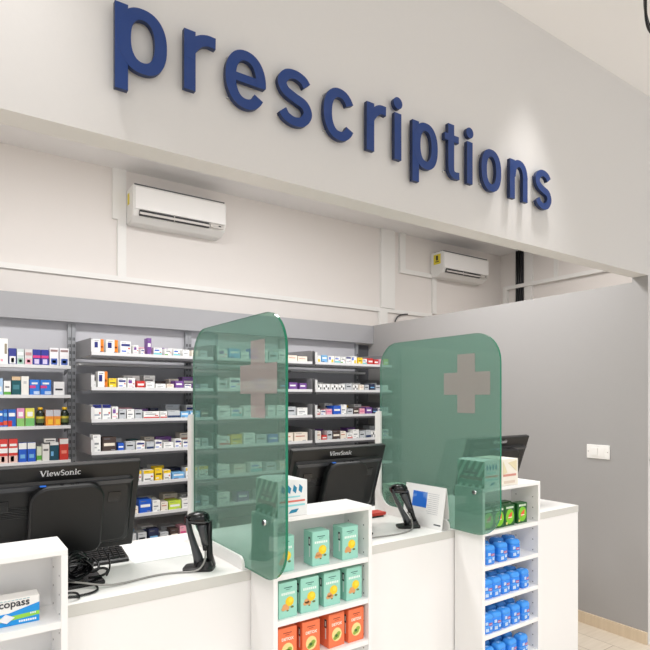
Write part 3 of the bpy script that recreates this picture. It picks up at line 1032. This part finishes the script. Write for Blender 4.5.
def serif_word():
    """ViewSonic with small slab serifs, facing -Y, baseline at z=0, centred"""
    bm = B()
    s = .001
    x = 0
    def st(x0, z0, x1, z1, w):                 # straight stroke
        d = Vector((x1 - x0, z1 - z0)).normalized()
        n = Vector((-d.y, d.x)) * w / 2
        prism(bm, [((x0 - n.x) * s, (z0 - n.y) * s), ((x1 - n.x) * s, (z1 - n.y) * s), ((x1 + n.x) * s, (z1 + n.y) * s), ((x0 + n.x) * s, (z0 + n.y) * s)], -.0006, .0004)
    def sf(xc, z, w=5):
        prism(bm, [((xc - w / 2) * s, z * s), ((xc + w / 2) * s, z * s), ((xc + w / 2) * s, (z + 1) * s), ((xc - w / 2) * s, (z + 1) * s)], -.0006, .0004)
    def rg(cx, cz, a, b_, wx, wz, a0, a1):
        n = 20
        ang = [math.radians(a0 + (a1 - a0) * i / n) for i in range(n + 1)]
        strip(bm, [((cx + a * math.cos(q)) * s, (cz + b_ * math.sin(q)) * s) for q in ang],
              [((cx + (a - wx) * math.cos(q)) * s, (cz + (b_ - wz) * math.sin(q)) * s) for q in ang], -.0006, .0004)
    # V
    st(1.5, 17, 8, 0, 3.4); st(14.5, 17, 8, 0, 1.8); sf(1.8, 16, 6); sf(14.5, 16, 5)
    # i
    st(19.5, 0, 19.5, 11.5, 3); sf(19.5, 0, 6); sf(18.6, 10.8, 4); rg(19.5, 15.3, 1.9, 1.9, 1.89, 1.89, 0, 360)
    # e
    rg(29, 5.6, 5.4, 6, 2.8, 1.4, 0, 315); st(25, 6.2, 33.6, 6.2, 1.3)
    # w
    st(36, 11.6, 40, 0, 2.8); st(43.5, 11.6, 40, 0, 1.5); st(43.5, 11.6, 47.5, 0, 2.8); st(51, 11.6, 47.5, 0, 1.5); sf(36, 10.8, 4.6); sf(51, 10.8, 4)
    # S
    rg(58.5, 12.4, 4.8, 4.8, 2.4, 2, 50, 262); rg(58.5, 4.6, 5, 5, 2.5, 2, -130, 85); st(55.6, 10.2, 61.4, 7.2, 2.6); sf(54.2, 3.2, 1.4); sf(62.8, 13, 1.4)
    # o
    rg(70, 5.6, 5.6, 6, 2.8, 1.4, 0, 360)
    # n
    st(79.5, 0, 79.5, 11.5, 2.9); sf(79.5, 0, 5.4); sf(78.6, 10.8, 4); rg(83.5, 6.6, 5, 5.2, 2.8, 1.8, 0, 150); st(87.1, 0, 87.1, 6.8, 2.9); sf(87.1, 0, 5.2)
    # i
    st(94, 0, 94, 11.5, 3); sf(94, 0, 6); sf(93.1, 10.8, 4); rg(94, 15.3, 1.9, 1.9, 1.89, 1.89, 0, 360)
    # c
    rg(103.5, 5.6, 5.4, 6, 2.8, 1.4, 45, 315)
    bmesh.ops.translate(bm, verts=bm.verts, vec=(-.0545, 0, 0))
    bmesh.ops.scale(bm, verts=bm.verts, vec=(1.0, 1, .95))
    bmesh.ops.recalc_face_normals(bm, faces=bm.faces)
    me = bpy.data.meshes.new('maker_lettering')
    bm.to_mesh(me)
    bm.free()
    return me

MX = (.325, 1.461, 2.563)
monitor(MX[0], 'black monitor seen from behind, nearest one, above the tangled black cables')
monitor(MX[1], 'black monitor seen from behind, middle one, between the two green screens')
monitor(MX[2], 'black monitor seen from behind, farthest one, against the grey partition')

# ------------------------------------------------------------------ scanners
def scanner(x, y, rz, label):
    t = thing('barcode_scanner', label, 'barcode scanner', (x, y, TZ), rz, 'black barcode scanners on stands')
    # local x = away from the reading side, z up
    bm = B()
    def oval(cx, cz, rx, ry, nx, nz, n=18):
        # ring centred at (cx, cz) in XZ, spanned by in-plane direction (nx, nz) and y
        return [(cx + rx * math.cos(2 * PI * k / n) * nx, ry * math.sin(2 * PI * k / n), cz + rx * math.cos(2 * PI * k / n) * nz) for k in range(n)]
    loft(bm, [[(u, v, .0) for u, v in rrect(-.052, .056, -.040, .040, .02, 4)], [(u, v, .008) for u, v in rrect(-.052, .056, -.040, .040, .02, 4)],
              [(u, v, .014) for u, v in rrect(-.012, .052, -.032, .032, .02, 4)], [(u, v, .03) for u, v in rrect(-.002, .046, -.026, .026, .014, 4)]], smooth=False)
    obj('stand_foot', bm, BLK, t)
    bm = B()      # front arm of the stand
    loft(bm, [oval(.004, .010, .019, .024, 1, 0), oval(-.004, .045, .016, .021, .97, .25), oval(-.017, .085, .012, .018, .95, .3),
              oval(-.029, .125, .010, .018, .95, .3), oval(-.037, .160, .009, .020, .97, .2), oval(-.036, .182, .010, .022, 1, 0)])
    obj('stand_arm', bm, DKG, t)
    bm = B()      # rear spine of the stand
    loft(bm, [oval(.042, .010, .016, .024, 1, 0), oval(.036, .05, .011, .014, 1, 0), oval(.036, .11, .009, .012, 1, 0), oval(.036, .168, .009, .014, 1, 0)])
    bmesh.ops.translate(bm, verts=bm.verts, vec=(0, .014, 0))
    obj('stand_spine', bm, BLK, t)
    bm = B()      # scanner head: domed, long towards the reader
    loft(bm, [oval(.002, .160, .030, .022, .98, -.05), oval(-.003, .172, .042, .030, .99, -.04), oval(-.003, .184, .043, .031, .99, .0),
              oval(.0, .196, .035, .026, 1, 0), oval(.004, .203, .018, .014, 1, 0)])
    hd = obj('scanner_head', bm, BLKG, t)
    bm = B()
    loft(bm, [oval(-.003, .168, .0432, .0305, .99, -.04), oval(-.003, .174, .0445, .0318, .99, -.04)], caps=False)
    obj('head_band', bm, DKG, hd)
    bm = B()
    rbox(bm, -.047, -.042, -.018, .018, .165, .188, .002)
    obj('reader_window', bm, mat('reader_red', (60, 10, 14), .1), hd)
    bm = B()      # handle
    loft(bm, [oval(.010, .165, .019, .017, 1, 0), oval(.013, .14, .017, .016, 1, 0), oval(.019, .11, .0135, .0145, 1, 0), oval(.023, .085, .012, .013, 1, 0)])
    obj('handle', bm, DKG, t)
    bm = B()
    loft(bm, [oval(.023, .086, .0105, .0115, 1, 0), oval(.024, .066, .0085, .009, 1, 0)])
    obj('cable_boot', bm, BLK, t)
    return t

RZ = -math.atan2(.5702, .8215)
S1 = scanner(.757, 1.880, RZ, 'black barcode scanner in its stand, nearer one, beside the first green screen')
S2 = scanner(1.812, 1.927, RZ + .12, 'black barcode scanner in its stand, farther one, in front of the tent card')
for ch in S2.children_recursive:
    for v in ch.data.vertices:
        v.co.x -= .24 * max(0, v.co.z - .02)
tag(cable('scanner_cable', [(.7765, 1.866, TZ + .070), (.772, 1.852, TZ + .050), (.760, 1.840, TZ + .026), (.735, 1.836, TZ + .005), (.68, 1.87, TZ + .004), (.60, 1.885, TZ + .004),
                        (.50, 1.860, TZ + .004), (.43, 1.850, TZ + .010), (.36, 1.90, TZ + .022), (.30, 1.95, TZ + .022)], .0032, GRC),
    'grey cable running from the nearer scanner across the worktop to the black cables', 'cable')
tag(cable('scanner_cable', [(1.812, 1.930, TZ + .070), (1.818, 1.908, TZ + .050), (1.808, 1.892, TZ + .026), (1.79, 1.87, TZ + .005), (1.74, 1.845, TZ + .004),
                        (1.65, 1.835, TZ + .004), (1.50, 1.86, TZ + .004), (1.38, 1.88, TZ + .004)], .0032, GRC),
    'grey cable running from the farther scanner across the worktop toward the middle monitor', 'cable')

# ------------------------------------------------------------------ keyboard, cables, paper
def keyboard(x, y, label, rz=0):
    t = thing('keyboard', label, 'keyboard', (x, y, TZ), rz, 'keyboards')
    bm = B()
    prism(bm, [(-.07, 0), (.07, 0), (.07, .024), (.06, .028), (-.062, .014), (-.07, .010)], -.22, .22, 'x')
    obj('keyboard_body', bm, BLK, t)
    bm = B()
    for r_ in range(6):
        for c_ in range(20):
            x0 = -.213 + c_ * .0213
            y0 = -.058 + r_ * .0195
            z0 = .0145 + (y0 + .062) * .115
            box(bm, x0, x0 + .018, y0, y0 + .016, z0 - .002, z0 + .008)
    obj('keycaps', bm, BLK2, t)
    return t
keyboard(.362, 2.195, 'black keyboard lying behind the nearest monitor', -.05)
tag(boxo('paper_sheet', -.13, .13, -.15, .15, 0, .0012, mat('paper_white', (250, 250, 250), .6), loc=(.715, 2.215, TZ + .0005)), 'thin white sheet of paper on the worktop beside the keyboard', 'paper')

rnd = random.Random(3)
loops = []
for k in range(15):
    cx, cz, rx, rz_ = .355 + rnd.uniform(-.012, .012), .055 + rnd.uniform(-.008, .010), rnd.uniform(.030, .052), rnd.uniform(.028, .042)
    y = 1.93 + rnd.uniform(-.02, .02)
    ph = rnd.uniform(0, 6)
    loops.append([(cx + rx * math.cos(ph + q * 2 * PI / 10), y + .02 * math.sin(ph + q), TZ + .006 + cz + rz_ * math.sin(ph + q * 2 * PI / 10)) for q in range(12)])
loops.append([(.36, 1.93, TZ + .03), (.43, 1.93, TZ + .05), (.47, 1.955, TZ + .03), (.45, 1.95, TZ + .01), (.40, 1.93, TZ + .02)])
loops.append([(.42, 1.97, .965), (.438, 1.955, TZ + .06), (.430, 1.94, TZ + .03), (.40, 1.93, TZ + .04)])
tag(cable('cable_bundle', loops, .0042, BLKG), 'coiled bundle of black cables under the nearest monitor', 'cable')
tag(cable('loose_cable', [[(.40, 1.90, TZ + .017), (.415, 1.86, TZ + .006), (.40, 1.825, TZ + .005), (.34, 1.815, TZ + .005), (.30, 1.83, TZ + .005), (.27, 1.86, TZ + .005)],
                       [(.345, 1.80, TZ + .006), (.33, 1.79, TZ + .012), (.30, 1.80, TZ + .016), (.29, 1.83, TZ + .012), (.33, 1.85, TZ + .010), (.35, 1.83, TZ + .008), (.345, 1.80, TZ + .006)]], .0035, BLKG),
    'loose loop of black cable lying in front of the nearest monitor stand', 'cable')
tag(cable('hanging_cable', [[(.466, 1.95, .975), (.470, 1.948, .95), (.470, 1.95, .92), (.462, 1.96, TZ + .008)]], .003, BLKG), 'black cable hanging straight down beside the nearest monitor stand', 'cable')

# desk bits behind the farther scanner
t = thing('desk_tray', 'flat black tray on the worktop beside the middle monitor', 'tray', (1.80, 2.24, TZ))
boxo('tray_base', -.09, .07, -.075, .10, 0, .008, BLK, t, .002)
boxo('tray_rim', -.092, -.088, -.077, .102, .0, .016, BLK, t)
tag(boxo('notebook', -.05, .05, -.035, .035, 0, .014, mat('red_cover', (196, 52, 36), .45), loc=(1.835, 2.20, TZ + .0085)), 'small red notebook lying in the black tray', 'notebook')
tag(boxo('tissue_pack', -.03, .03, -.04, .04, 0, .022, mat('soft_white', (232, 230, 222), .7), r=.006, loc=(1.745, 2.22, TZ + .0085)), 'small soft white pack lying in the black tray', 'tissue pack')

# tent card
t = thing('tent_card', 'white folded tent card with a blue picture, beside the farther scanner', 'tent card', (1.872, 1.90, TZ), .06)
bm = B()
prism(bm, [(0, 0), (.0025, 0), (.037, .192), (.034, .192)], -.125, .125, 'y')
obj('front_leaf', bm, mat('card_white', (246, 245, 243), .45), t)
bm = B()
prism(bm, [(.060, 0), (.0625, 0), (.0375, .192), (.0345, .192)], -.125, .125, 'y')
obj('rear_leaf', bm, mat('card_white', (246, 245, 243), .45), t)
def leafpt(u, v, off=.0006):                    # u along y, v up the leaf
    return Vector((.034 * v / .192 - off, u, v))
def leaf_patch(u0, u1, v0, v1, m, name, off=.0006):
    bm = B()
    a = [leafpt(u0, v0, off), leafpt(u1, v0, off), leafpt(u1, v1, off), leafpt(u0, v1, off)]
    b_ = [p + Vector((.0005, 0, 0)) for p in a]
    loft(bm, [a, b_], smooth=False)
    return obj(name, bm, m, t)
blu = bpy.data.materials.new('card_picture')
blu.use_nodes = True
nt = blu.node_tree
tc = nt.nodes.new('ShaderNodeTexCoord'); no = nt.nodes.new('ShaderNodeTexNoise'); no.inputs['Scale'].default_value = 14
cr_ = nt.nodes.new('ShaderNodeValToRGB')
cr_.color_ramp.elements[0].position = .45; cr_.color_ramp.elements[0].color = (*lin((30, 110, 214)), 1)
cr_.color_ramp.elements[1].position = .66; cr_.color_ramp.elements[1].color = (*lin((190, 220, 245)), 1)
nt.links.new(tc.outputs['Object'], no.inputs['Vector']); nt.links.new(no.outputs['Fac'], cr_.inputs[0])
nt.links.new(cr_.outputs[0], nt.nodes['Principled BSDF'].inputs['Base Color'])
leaf_patch(-.018, .072, .088, .160, blu, 'card_picture')
bm = B()
for k in range(11):
    v0 = .155 - k * .009
    a = [leafpt(-.09, v0), leafpt(-.02 - (k % 3) * .006, v0), leafpt(-.02 - (k % 3) * .006, v0 + .0025), leafpt(-.09, v0 + .0025)]
    loft(bm, [a, [p + Vector((.0004, 0, 0)) for p in a]], smooth=False)
obj('card_print', bm, paper((206, 206, 208)), t)
bm = B()
a = [leafpt(-.115, .018), leafpt(-.075, .018), leafpt(-.075, .024), leafpt(-.115, .024)]
loft(bm, [a, [p + Vector((.0004, 0, 0)) for p in a]], smooth=False)
obj('card_footer', bm, paper((90, 92, 98)), t)

# leaflets behind the farther screen
t = thing('leaflet_box', 'low open box of dark leaflets on the counter behind the farther screen', 'leaflet box', (2.04, 2.16, TZ))
bm = B()
box(bm, -.05, .05, -.15, .15, 0, .14)
obj('box_body', bm, paper((176, 190, 170)), t)
bm = B()
for a, b_, c_, d_ in ((-.13, .02, -.06, .11), (-.04, .03, .03, .12), (.05, .02, .12, .10)):
    prism(bm, [(a, b_), (c_, b_), (c_ + .01, d_), (a + .02, d_ + .01)], -.0512, -.0498, 'x')
obj('box_picture', bm, paper((60, 84, 56)), t)
bm = B()
for a, b_ in ((-.10, .04), (.07, .05), (.0, .02)):
    prism(bm, [(a, b_), (a + .03, b_), (a + .03, b_ + .03), (a, b_ + .03)], -.0522, -.0514, 'x')
obj('box_motif', bm, paper((176, 84, 60)), t)

# ------------------------------------------------------------------ boxes on top of the display shelves
def striped_box(x, y, z, w, d, h, label, rz=0):
    t = thing('mask_box', label, 'box', (x, y, z), rz, 'striped boxes on the display shelves')
    g0, g1 = paper((10, 132, 100)), paper((214, 240, 228))
    bm = B()
    box(bm, 0, w, -d, 0, 0, h)
    obj('box_body', bm, paper((238, 240, 240)), t)
    # left face with slanting stripes
    bm = B()
    y0, y1 = -d, 0
    box(bm, -.0008, .0002, y0, y1, 0, h, 1)
    n = 6
    step = d / 4.2
    for k in range(-3, n + 2):
        a = y0 + k * step
        poly = [(a, 0), (a + step * .5, 0), (a + step * .5 - h * .55 + h * .55, 0)]
        q = [(a + h * .0, 0.0), (a + step * .5, 0.0), (a + step * .5 - h * .6, h), (a - h * .6, h)]
        q = clip_poly(q, y0 + .003, y1 - .003)
        if len(q) >= 3:
            prism(bm, q, -.0014, -.0008, 'x', 0)
    obj('striped_side', bm, [g0, g1], t)
    bm = B()
    box(bm, -.0022, -.0012, -d * .76, -d * .24, h * .50, h * .58, 0)
    for k in range(7):
        a = -d * .70 + k * d * .055
        prism(bm, [(a, h * .60), (a + d * .035, h * .60), (a + d * (.02 + .01 * (k % 3)), h * (.72 + .05 * ((k * 3) % 4)))], -.0022, -.0014, 'x', 0)
    obj('side_emblem', bm, paper((20, 40, 36)), t)
    boxo('side_band', -.0022, -.0012, -d * .92, -d * .10, h * .28, h * .40, paper((126, 92, 70)), t)
    boxo('side_strip', -.0020, -.0010, -d * .92, -d * .10, h * .10, h * .26, paper((40, 156, 128)), t)
    # front
    bm = B()
    ms = [paper((224, 120, 104)), paper((24, 132, 170)), paper((150, 220, 226))]
    f = -d - .0012
    box(bm, w * .05, w * .92, f, f + .0008, h * .40, h * .45, 0)
    box(bm, w * .05, w * .92, f, f + .0008, h * .28, h * .33, 2)
    for k in range(4):
        a = w * (.1 + .2 * k)
        prism(bm, [(a, h * .72), (a + w * .10, h * .64), (a + w * .14, h * .80), (a + w * .03, h * .90)], f, f + .0008, 'y', 1)
    box(bm, w * .1, w * .75, f, f + .0008, h * .53, h * .57, 2)
    prism(bm, [(w * .35, h * .08), (w * .62, h * .10), (w * .70, h * .20), (w * .45, h * .18)], f, f + .0008, 'y', 1)
    obj('front_print', bm, ms, t)
    # half-lifted lid flap
    bm = B()
    prism(bm, [(-.001, h), (w * .25, h + .006), (w, h + .001), (w, h)], -d, -.004, 'y')
    obj('lid_flap', bm, paper((240, 242, 242)), t)
    return t

def clip_poly(p, a, b):
    def half(pts, lim, keep):
        out = []
        for i in range(len(pts)):
            p0, p1 = pts[i], pts[(i + 1) % len(pts)]
            i0, i1 = keep(p0[0]), keep(p1[0])
            if i0: out.append(p0)
            if i0 != i1:
                s_ = (lim - p0[0]) / (p1[0] - p0[0])
                out.append((lim, p0[1] + s_ * (p1[1] - p0[1])))
        return out
    p = half(p, a, lambda v: v >= a)
    return half(p, b, lambda v: v <= b) if p else p

striped_box(.922, 1.757, 1.101, .115, .155, .118, 'green striped box with a teal and red printed front, on top of the tea shelf')
striped_box(1.966, 1.757, 1.101, .100, .155, .118, 'green striped box on top of the canister shelf, seen through the farther screen')
t = thing('cream_box', 'cream box with a pale triangular print, on the canister shelf beside the striped box', 'box', (2.078, 1.757, 1.101))
boxo('box_body', 0, .122, -.155, 0, 0, .120, paper((240, 234, 222)), t)
bm = B()
f = -.1562
prism(bm, [(.015, .112), (.045, .060), (.012, .050)], f, f + .001, 'y', 0)
prism(bm, [(.050, .104), (.112, .062), (.112, .112)], f, f + .001, 'y', 0)
box(bm, .015, .108, f, f + .001, .042, .052, 1)
box(bm, .02, .10, f, f + .001, .010, .022, 2)
obj('box_print', bm, [paper((228, 216, 180)), paper((212, 146, 132)), paper((222, 206, 190))], t)

# ------------------------------------------------------------------ tea boxes
def tea_proto(kind, w=.072, d=.060, h=.120):
    if kind == 'mint':
        base, dark = (156, 216, 198), (84, 168, 142)
    else:
        base, dark = (244, 122, 78), (196, 74, 38)
    t = bpy.data.objects.new('tea_box', None)
    C.objects.link(t)
    bm = B()
    rbox(bm, -w / 2, w / 2, 0, d, 0, h, .0012, 1)
    obj('carton', bm, mat('tea_' + kind, base, .38), t)
    f = -.0006
    bm = B()
    n = 20
    if kind == 'mint':
        prism(bm, [(.006 + .0165 * math.cos(2 * PI * k / n), .054 + .0165 * math.sin(2 * PI * k / n)) for k in range(n)], f, f + .0009, 'y', 0)
        prism(bm, [(.010 + .009 * math.cos(2 * PI * k / n), .058 + .009 * math.sin(2 * PI * k / n)) for k in range(n)], f - .0002, f + .0006, 'y', 3)
        for cx, cz, r_ in ((-.012, .040, .010), (-.004, .033, .009), (-.018, .032, .008)):
            prism(bm, [(cx + r_ * math.cos(2 * PI * k / n), cz + r_ * .8 * math.sin(2 * PI * k / n)) for k in range(n)], f - .0003, f + .0006, 'y', 1)
        for cx, cz, r_ in ((.016, .034, .006), (-.002, .024, .004)):
            prism(bm, [(cx + r_ * math.cos(2 * PI * k / n), cz + r_ * .6 * math.sin(2 * PI * k / n)) for k in range(n)], f - .0004, f + .0006, 'y', 2)
        ms = [paper((246, 206, 30)), paper((222, 160, 104)), paper((106, 120, 60)), paper((250, 222, 60))]
    else:
        prism(bm, [(.022 * math.cos(2 * PI * k / n), .044 + .024 * math.sin(2 * PI * k / n)) for k in range(n)], f, f + .0009, 'y', 0)
        for cx, cz, r_ in ((.0, .038, .012), (.008, .046, .009), (-.008, .032, .008)):
            prism(bm, [(cx + r_ * math.cos(2 * PI * k / n), cz + r_ * .8 * math.sin(2 * PI * k / n)) for k in range(n)], f - .0003, f + .0006, 'y', 1)
        prism(bm, [(.006 * math.cos(2 * PI * k / n) - .002, .04 + .005 * math.sin(2 * PI * k / n)) for k in range(n)], f - .0004, f + .0006, 'y', 2)
        ms = [paper((240, 222, 150)), paper((150, 178, 70)), paper((70, 110, 50)), paper((250, 222, 60))]
    obj('front_picture', bm, ms, t)
    bm = B()
    box(bm, -.016, .016, f, f + .0009, .101, .1035, 0)
    box(bm, -.009, .009, f, f + .0009, .095, .0965, 0)
    obj('brand_line', bm, paper((50, 110, 100) if kind == 'mint' else (150, 60, 40)), t)
    if kind == 'mint':
        bm = B()
        for k in range(7):
            x0 = -.026 + k * .0077
            box(bm, x0, x0 + .0055, f, f + .0009, .078, .086, 0)
        obj('title_print', bm, paper((236, 248, 240)), t)
    else:
        text('title_print', 'DETOX', .0135, paper((250, 238, 222)), t, (0, -.0004, .077), .0003, .0004, 1.0)
    bm = B()
    prism(bm, [(.016, .030), (.022, .030), (.022, .068), (.016, .068)], -w / 2 - .0006, -w / 2, 'x', 1)
    prism(bm, [(.013, .070), (.026, .070), (.026, .100), (.013, .100)], -w / 2 - .0006, -w / 2, 'x', 0)
    prism(bm, [(.017, .076), (.022, .076), (.022, .094), (.017, .094)], -w / 2 - .0010, -w / 2, 'x', 1)
    obj('side_print', bm, [paper((60, 74, 74)), paper((226, 236, 230))], t)
    return t

def tea(proto, first, x, y, z, label, group, rz=0.0):
    o = proto if first else copy_tree(proto)
    o.location = (x, y, z)
    o.rotation_euler = (0, 0, rz)
    tag(o, label, 'tea box', group)

mint, orange = tea_proto('mint'), tea_proto('orange')
T1 = [(.962, .022, 'partly behind the screen edge'), (1.106, .018, 'standing in the middle'), (1.236, .018, 'nearest the right side panel')]
T2 = [(.968, .014, 'behind the screen edge'), (1.056, .014, 'second along'), (1.156, .020, 'third along'), (1.256, .020, 'last along')]
T3 = [(.966, .014, 'behind the screen edge'), (1.062, .014, 'second along'), (1.176, .020, 'third along'), (1.262, .016, 'last along')]
first = True
for row, z, nm in ((T1, SHZ[0], 'top shelf of unit'), (T2, SHZ[1], 'second shelf of unit')):
    for x, dy, wh in row:
        tea(mint, first, x, UY + dy, z + .0005, 'mint tea box with lemon, %s, %s' % (wh, nm), 'mint tea boxes', random.uniform(-.07, .05))
        first = False
for i, (x, dy, wh) in enumerate(T3):
    tea(orange, i == 0, x, UY + dy, SHZ[2] + .0005, 'orange tea box with green herbs, %s, third shelf of unit' % wh, 'orange tea boxes', random.uniform(-.05, .05))

# ------------------------------------------------------------------ the carton on the near shelf
t = thing('patch_carton', 'wide white and blue carton with a green stripe, on the nearest display shelf', 'carton', (.137, UY + .045, SHZ[0] + .0005), 0)
w, h = .16, .069
bm = B()
rbox(bm, -w / 2, w / 2, 0, .05, 0, h, .0008, 1)
obj('carton_body', bm, paper((244, 242, 238)), t)
f = -.0006
bm = B()
prism(bm, [(-w / 2, 0), (w / 2, 0), (w / 2, h * .72), (w * .28, h * .60), (w * .05, h * .47), (-w * .2, h * .46), (-w / 2, h * .52)], f, f + .0008, 'y')
obj('blue_field', bm, paper((24, 150, 226)), t)
bm = B()
prism(bm, [(-w / 2, h * .22), (-w * .1, h * .17), (w / 2, h * .25), (w / 2, h * .40), (w * .1, h * .36), (-w / 2, h * .34)], f - .0005, f + .0003, 'y')
obj('green_stripe', bm, paper((150, 212, 74)), t)
bm = B()
prism(bm, [(-.016, h * .26), (.004, h * .12), (.022, h * .30), (.002, h * .46)], f - .0035, f + .0003, 'y')
obj('patch_picture', bm, paper((240, 238, 240)), t)
text('title_lettering', 'nicopass', .026, paper((58, 60, 66)), t, (.012, f - .0003, h * .70), .0003, .0005, 1.02)
bm = B()
for k in range(8):
    box(bm, .032 + k * .0052, .036 + k * .0052, f - .001, f, .0055, .0105, 0)
for k in range(3):
    box(bm, .058 + k * .005, .0615 + k * .005, f - .001, f, .0225, .0265, 0)
obj('maker_print', bm, paper((238, 244, 248)), t)
bm = B()
for k in range(9):
    box(bm, -.02 + k * .0088, -.0135 + k * .0088, f - .0006, f, h * .93, h * .95, 0)
obj('small_print', bm, paper((150, 190, 200)), t)

# ------------------------------------------------------------------ green packs and blue canisters
def pack_proto():
    t = bpy.data.objects.new('green_pack', None)
    C.objects.link(t)
    w, d, h = .064, .040, .094
    bm = B()
    rbox(bm, -w / 2, w / 2, 0, d, 0, h, .002, 2)
    obj('carton', bm, mat('pack_green', (28, 92, 38), .35), t)
    f = -.0006
    n = 20
    bm = B()
    prism(bm, [(.026 * math.cos(2 * PI * k / n), .042 + .034 * math.sin(2 * PI * k / n)) for k in range(n)], f, f + .0008, 'y')
    obj('lime_glow', bm, paper((124, 200, 40)), t)
    bm = B()
    prism(bm, [(-.012, .030), (.010, .036), (.014, .062), (.004, .058), (-.010, .046)], f - .0006, f + .0002, 'y')
    obj('red_emblem', bm, paper((230, 92, 50)), t)
    bm = B()
    for k in range(6):
        box(bm, -.023 + k * .0078, -.0175 + k * .0078, f - .0004, f + .0004, .078, .087, 0)
    obj('title_print', bm, paper((226, 240, 220)), t)
    boxo('emblem_print', -.012, .012, f - .0012, f - .0004, .036, .040, paper((240, 226, 210)), t)
    bm = B()
    prism(bm, [(-.026, .008), (-.016, .008), (-.016, .018), (-.026, .018)], f - .0006, f + .0002, 'y')
    obj('yellow_mark', bm, paper((226, 214, 120)), t)
    return t

pk = pack_proto()
pk.scale = (1.1, 1, 1.02)
PK_ = [(2.012, .018, 'front row, behind the screen'), (2.088, .018, 'front row, half behind the screen edge'), (2.166, .020, 'front row, in the clear middle'), (2.262, .022, 'front row, beside the right side panel'),
       (2.050, .078, 'rear row, behind the screen'), (2.140, .080, 'rear row, in the middle'), (2.225, .080, 'rear row, at the right')]
for i, (x, dy, wh) in enumerate(PK_):
    o = pk if i == 0 else copy_tree(pk)
    o.location = (x, UY + dy, SHZ[0] + .0005)
    o.rotation_euler = (0, 0, random.uniform(-.08, .08))
    tag(o, 'green pack with red emblem, ' + wh, 'pack', 'green packs on the top shelf')

def can_proto():
    t = bpy.data.objects.new('blue_canister', None)
    C.objects.link(t)
    bm = B()
    def rr(x, y, z, r):
        return [(u, v, z) for u, v in rrect(-x, x, -y, y, r, 4)]
    loft(bm, [rr(.024, .020, 0, .010), rr(.0275, .0235, .004, .013), rr(.0275, .0235, .056, .013), rr(.026, .022, .060, .012)], smooth=True)
    obj('canister_body', bm, mat('canister_blue', (48, 140, 240), .22), t)
    bm = B()
    loft(bm, [rr(.0262, .0222, .0602, .012), rr(.0275, .0235, .063, .013), rr(.0270, .0230, .072, .013), rr(.022, .018, .080, .010), rr(.012, .010, .0815, .006)], smooth=True)
    ld = obj('lid', bm, mat('canister_lid', (64, 156, 244), .2), t)
    bm = B()
    pts = []
    for k in range(10):
        r_ = .011 if k % 2 == 0 else .0045
        pts.append((r_ * math.cos(PI / 2 + k * PI / 5), r_ * math.sin(PI / 2 + k * PI / 5) * .85))
    prism(bm, pts, .0812, .0822, 'z')
    obj('lid_star', bm, paper((150, 196, 246)), ld)
    f = -.0242
    bm = B()
    box(bm, -.001, .017, f, f + .001, .036, .046, 0)
    obj('red_badge', bm, paper((186, 70, 90)), t)
    bm = B()
    box(bm, -.017, -.001, f, f + .001, .010, .024, 0)
    box(bm, -.019, -.006, f - .0004, f + .001, .040, .052, 0)
    box(bm, .001, .016, f - .0005, f + .001, .0395, .042, 0)
    box(bm, .006, .016, f, f + .001, .018, .030, 0)
    obj('white_print', bm, paper((190, 214, 244)), t)
    bm = B()
    loft(bm, [rr(.0278, .0238, .026, .013), rr(.0278, .0238, .034, .013)], smooth=True, caps=False)
    obj('pale_wave', bm, paper((70, 156, 244)), t)
    return t

can = can_proto()
can.scale = (1.12, 1.06, 1.03)
CR = [(SHZ[1], [2.022, 2.108, 2.206], [2.06, 2.165, 2.25], 'second shelf'),
      (SHZ[2], [2.010, 2.068, 2.134, 2.204, 2.276], [2.05, 2.12, 2.19, 2.26], 'third shelf'),
      (SHZ[3], [2.008, 2.066, 2.134, 2.206, 2.278], [2.04, 2.11, 2.18, 2.25], 'fourth shelf'),
      (SHZ[4], [2.020, 2.100, 2.180, 2.262], [2.06, 2.15, 2.23], 'fifth shelf')]
first = True
for z, fr, rr_, nm in CR:
    for row, y, rn in ((fr, .035, 'front row'), (rr_, .094, 'rear row')):
        for i, x in enumerate(row):
            o = can if first else copy_tree(can)
            first = False
            o.location = (x, UY + y + random.uniform(-.003, .003), z + .0005)
            o.rotation_euler = (0, 0, random.uniform(-.15, .15))
            tag(o, 'blue canister, %s from the left in %s, %s' % (ORD[i], rn, nm), 'canister', 'blue canisters')

# ------------------------------------------------------------------ wall fittings
t = thing('light_switch', 'white double light switch plate on the grey partition', 'light switch', (XG, 1.998, 1.142))
boxo('switch_plate', -.009, 0, -.078, .078, -.046, .046, mat('switch_white', (250, 248, 245), .3), t, .003)
for y0 in (-.048, .002):
    boxo('rocker', -.013, -.009, y0, y0 + .046, -.028, .028, mat('switch_white', (250, 248, 245), .3), t, .001)
for y0 in (-.066, .066):
    bm = B()
    cyl(bm, (-.0098, y0, 0), (-.0088, y0, 0), .004, seg=12)
    obj('fixing_screw', bm, CHROME, t)

t = thing('wall_socket', 'white boxed fitting with a dark lower edge on the white wall beside the partition', 'wall fitting', (3.72, YF, 1.12))
boxo('fitting_cover', -.085, .085, -.03, 0, .0, .135, WPLA, t, .004)
boxo('fitting_edge', -.087, .087, -.034, 0, -.014, -.001, SLOT, t)

# cable loop hanging from the shop ceiling
t = thing('ceiling_cable', 'black looped cable hanging from the shop ceiling in front of the sign', 'cable', (2.55, 1.2, CZ))
cable('cable_loop', [[(-.002, 0, 0), (-.002, 0, -.12), (.0, 0, -.20), (.025, 0, -.245), (.07, 0, -.25), (.12, 0, -.2), (.13, 0, 0)],
                     [(.012, .01, 0), (.010, .01, -.10), (.020, .01, -.17), (.05, .01, -.215), (.09, .01, -.20), (.11, .01, 0)]], .006, BLKG, t)
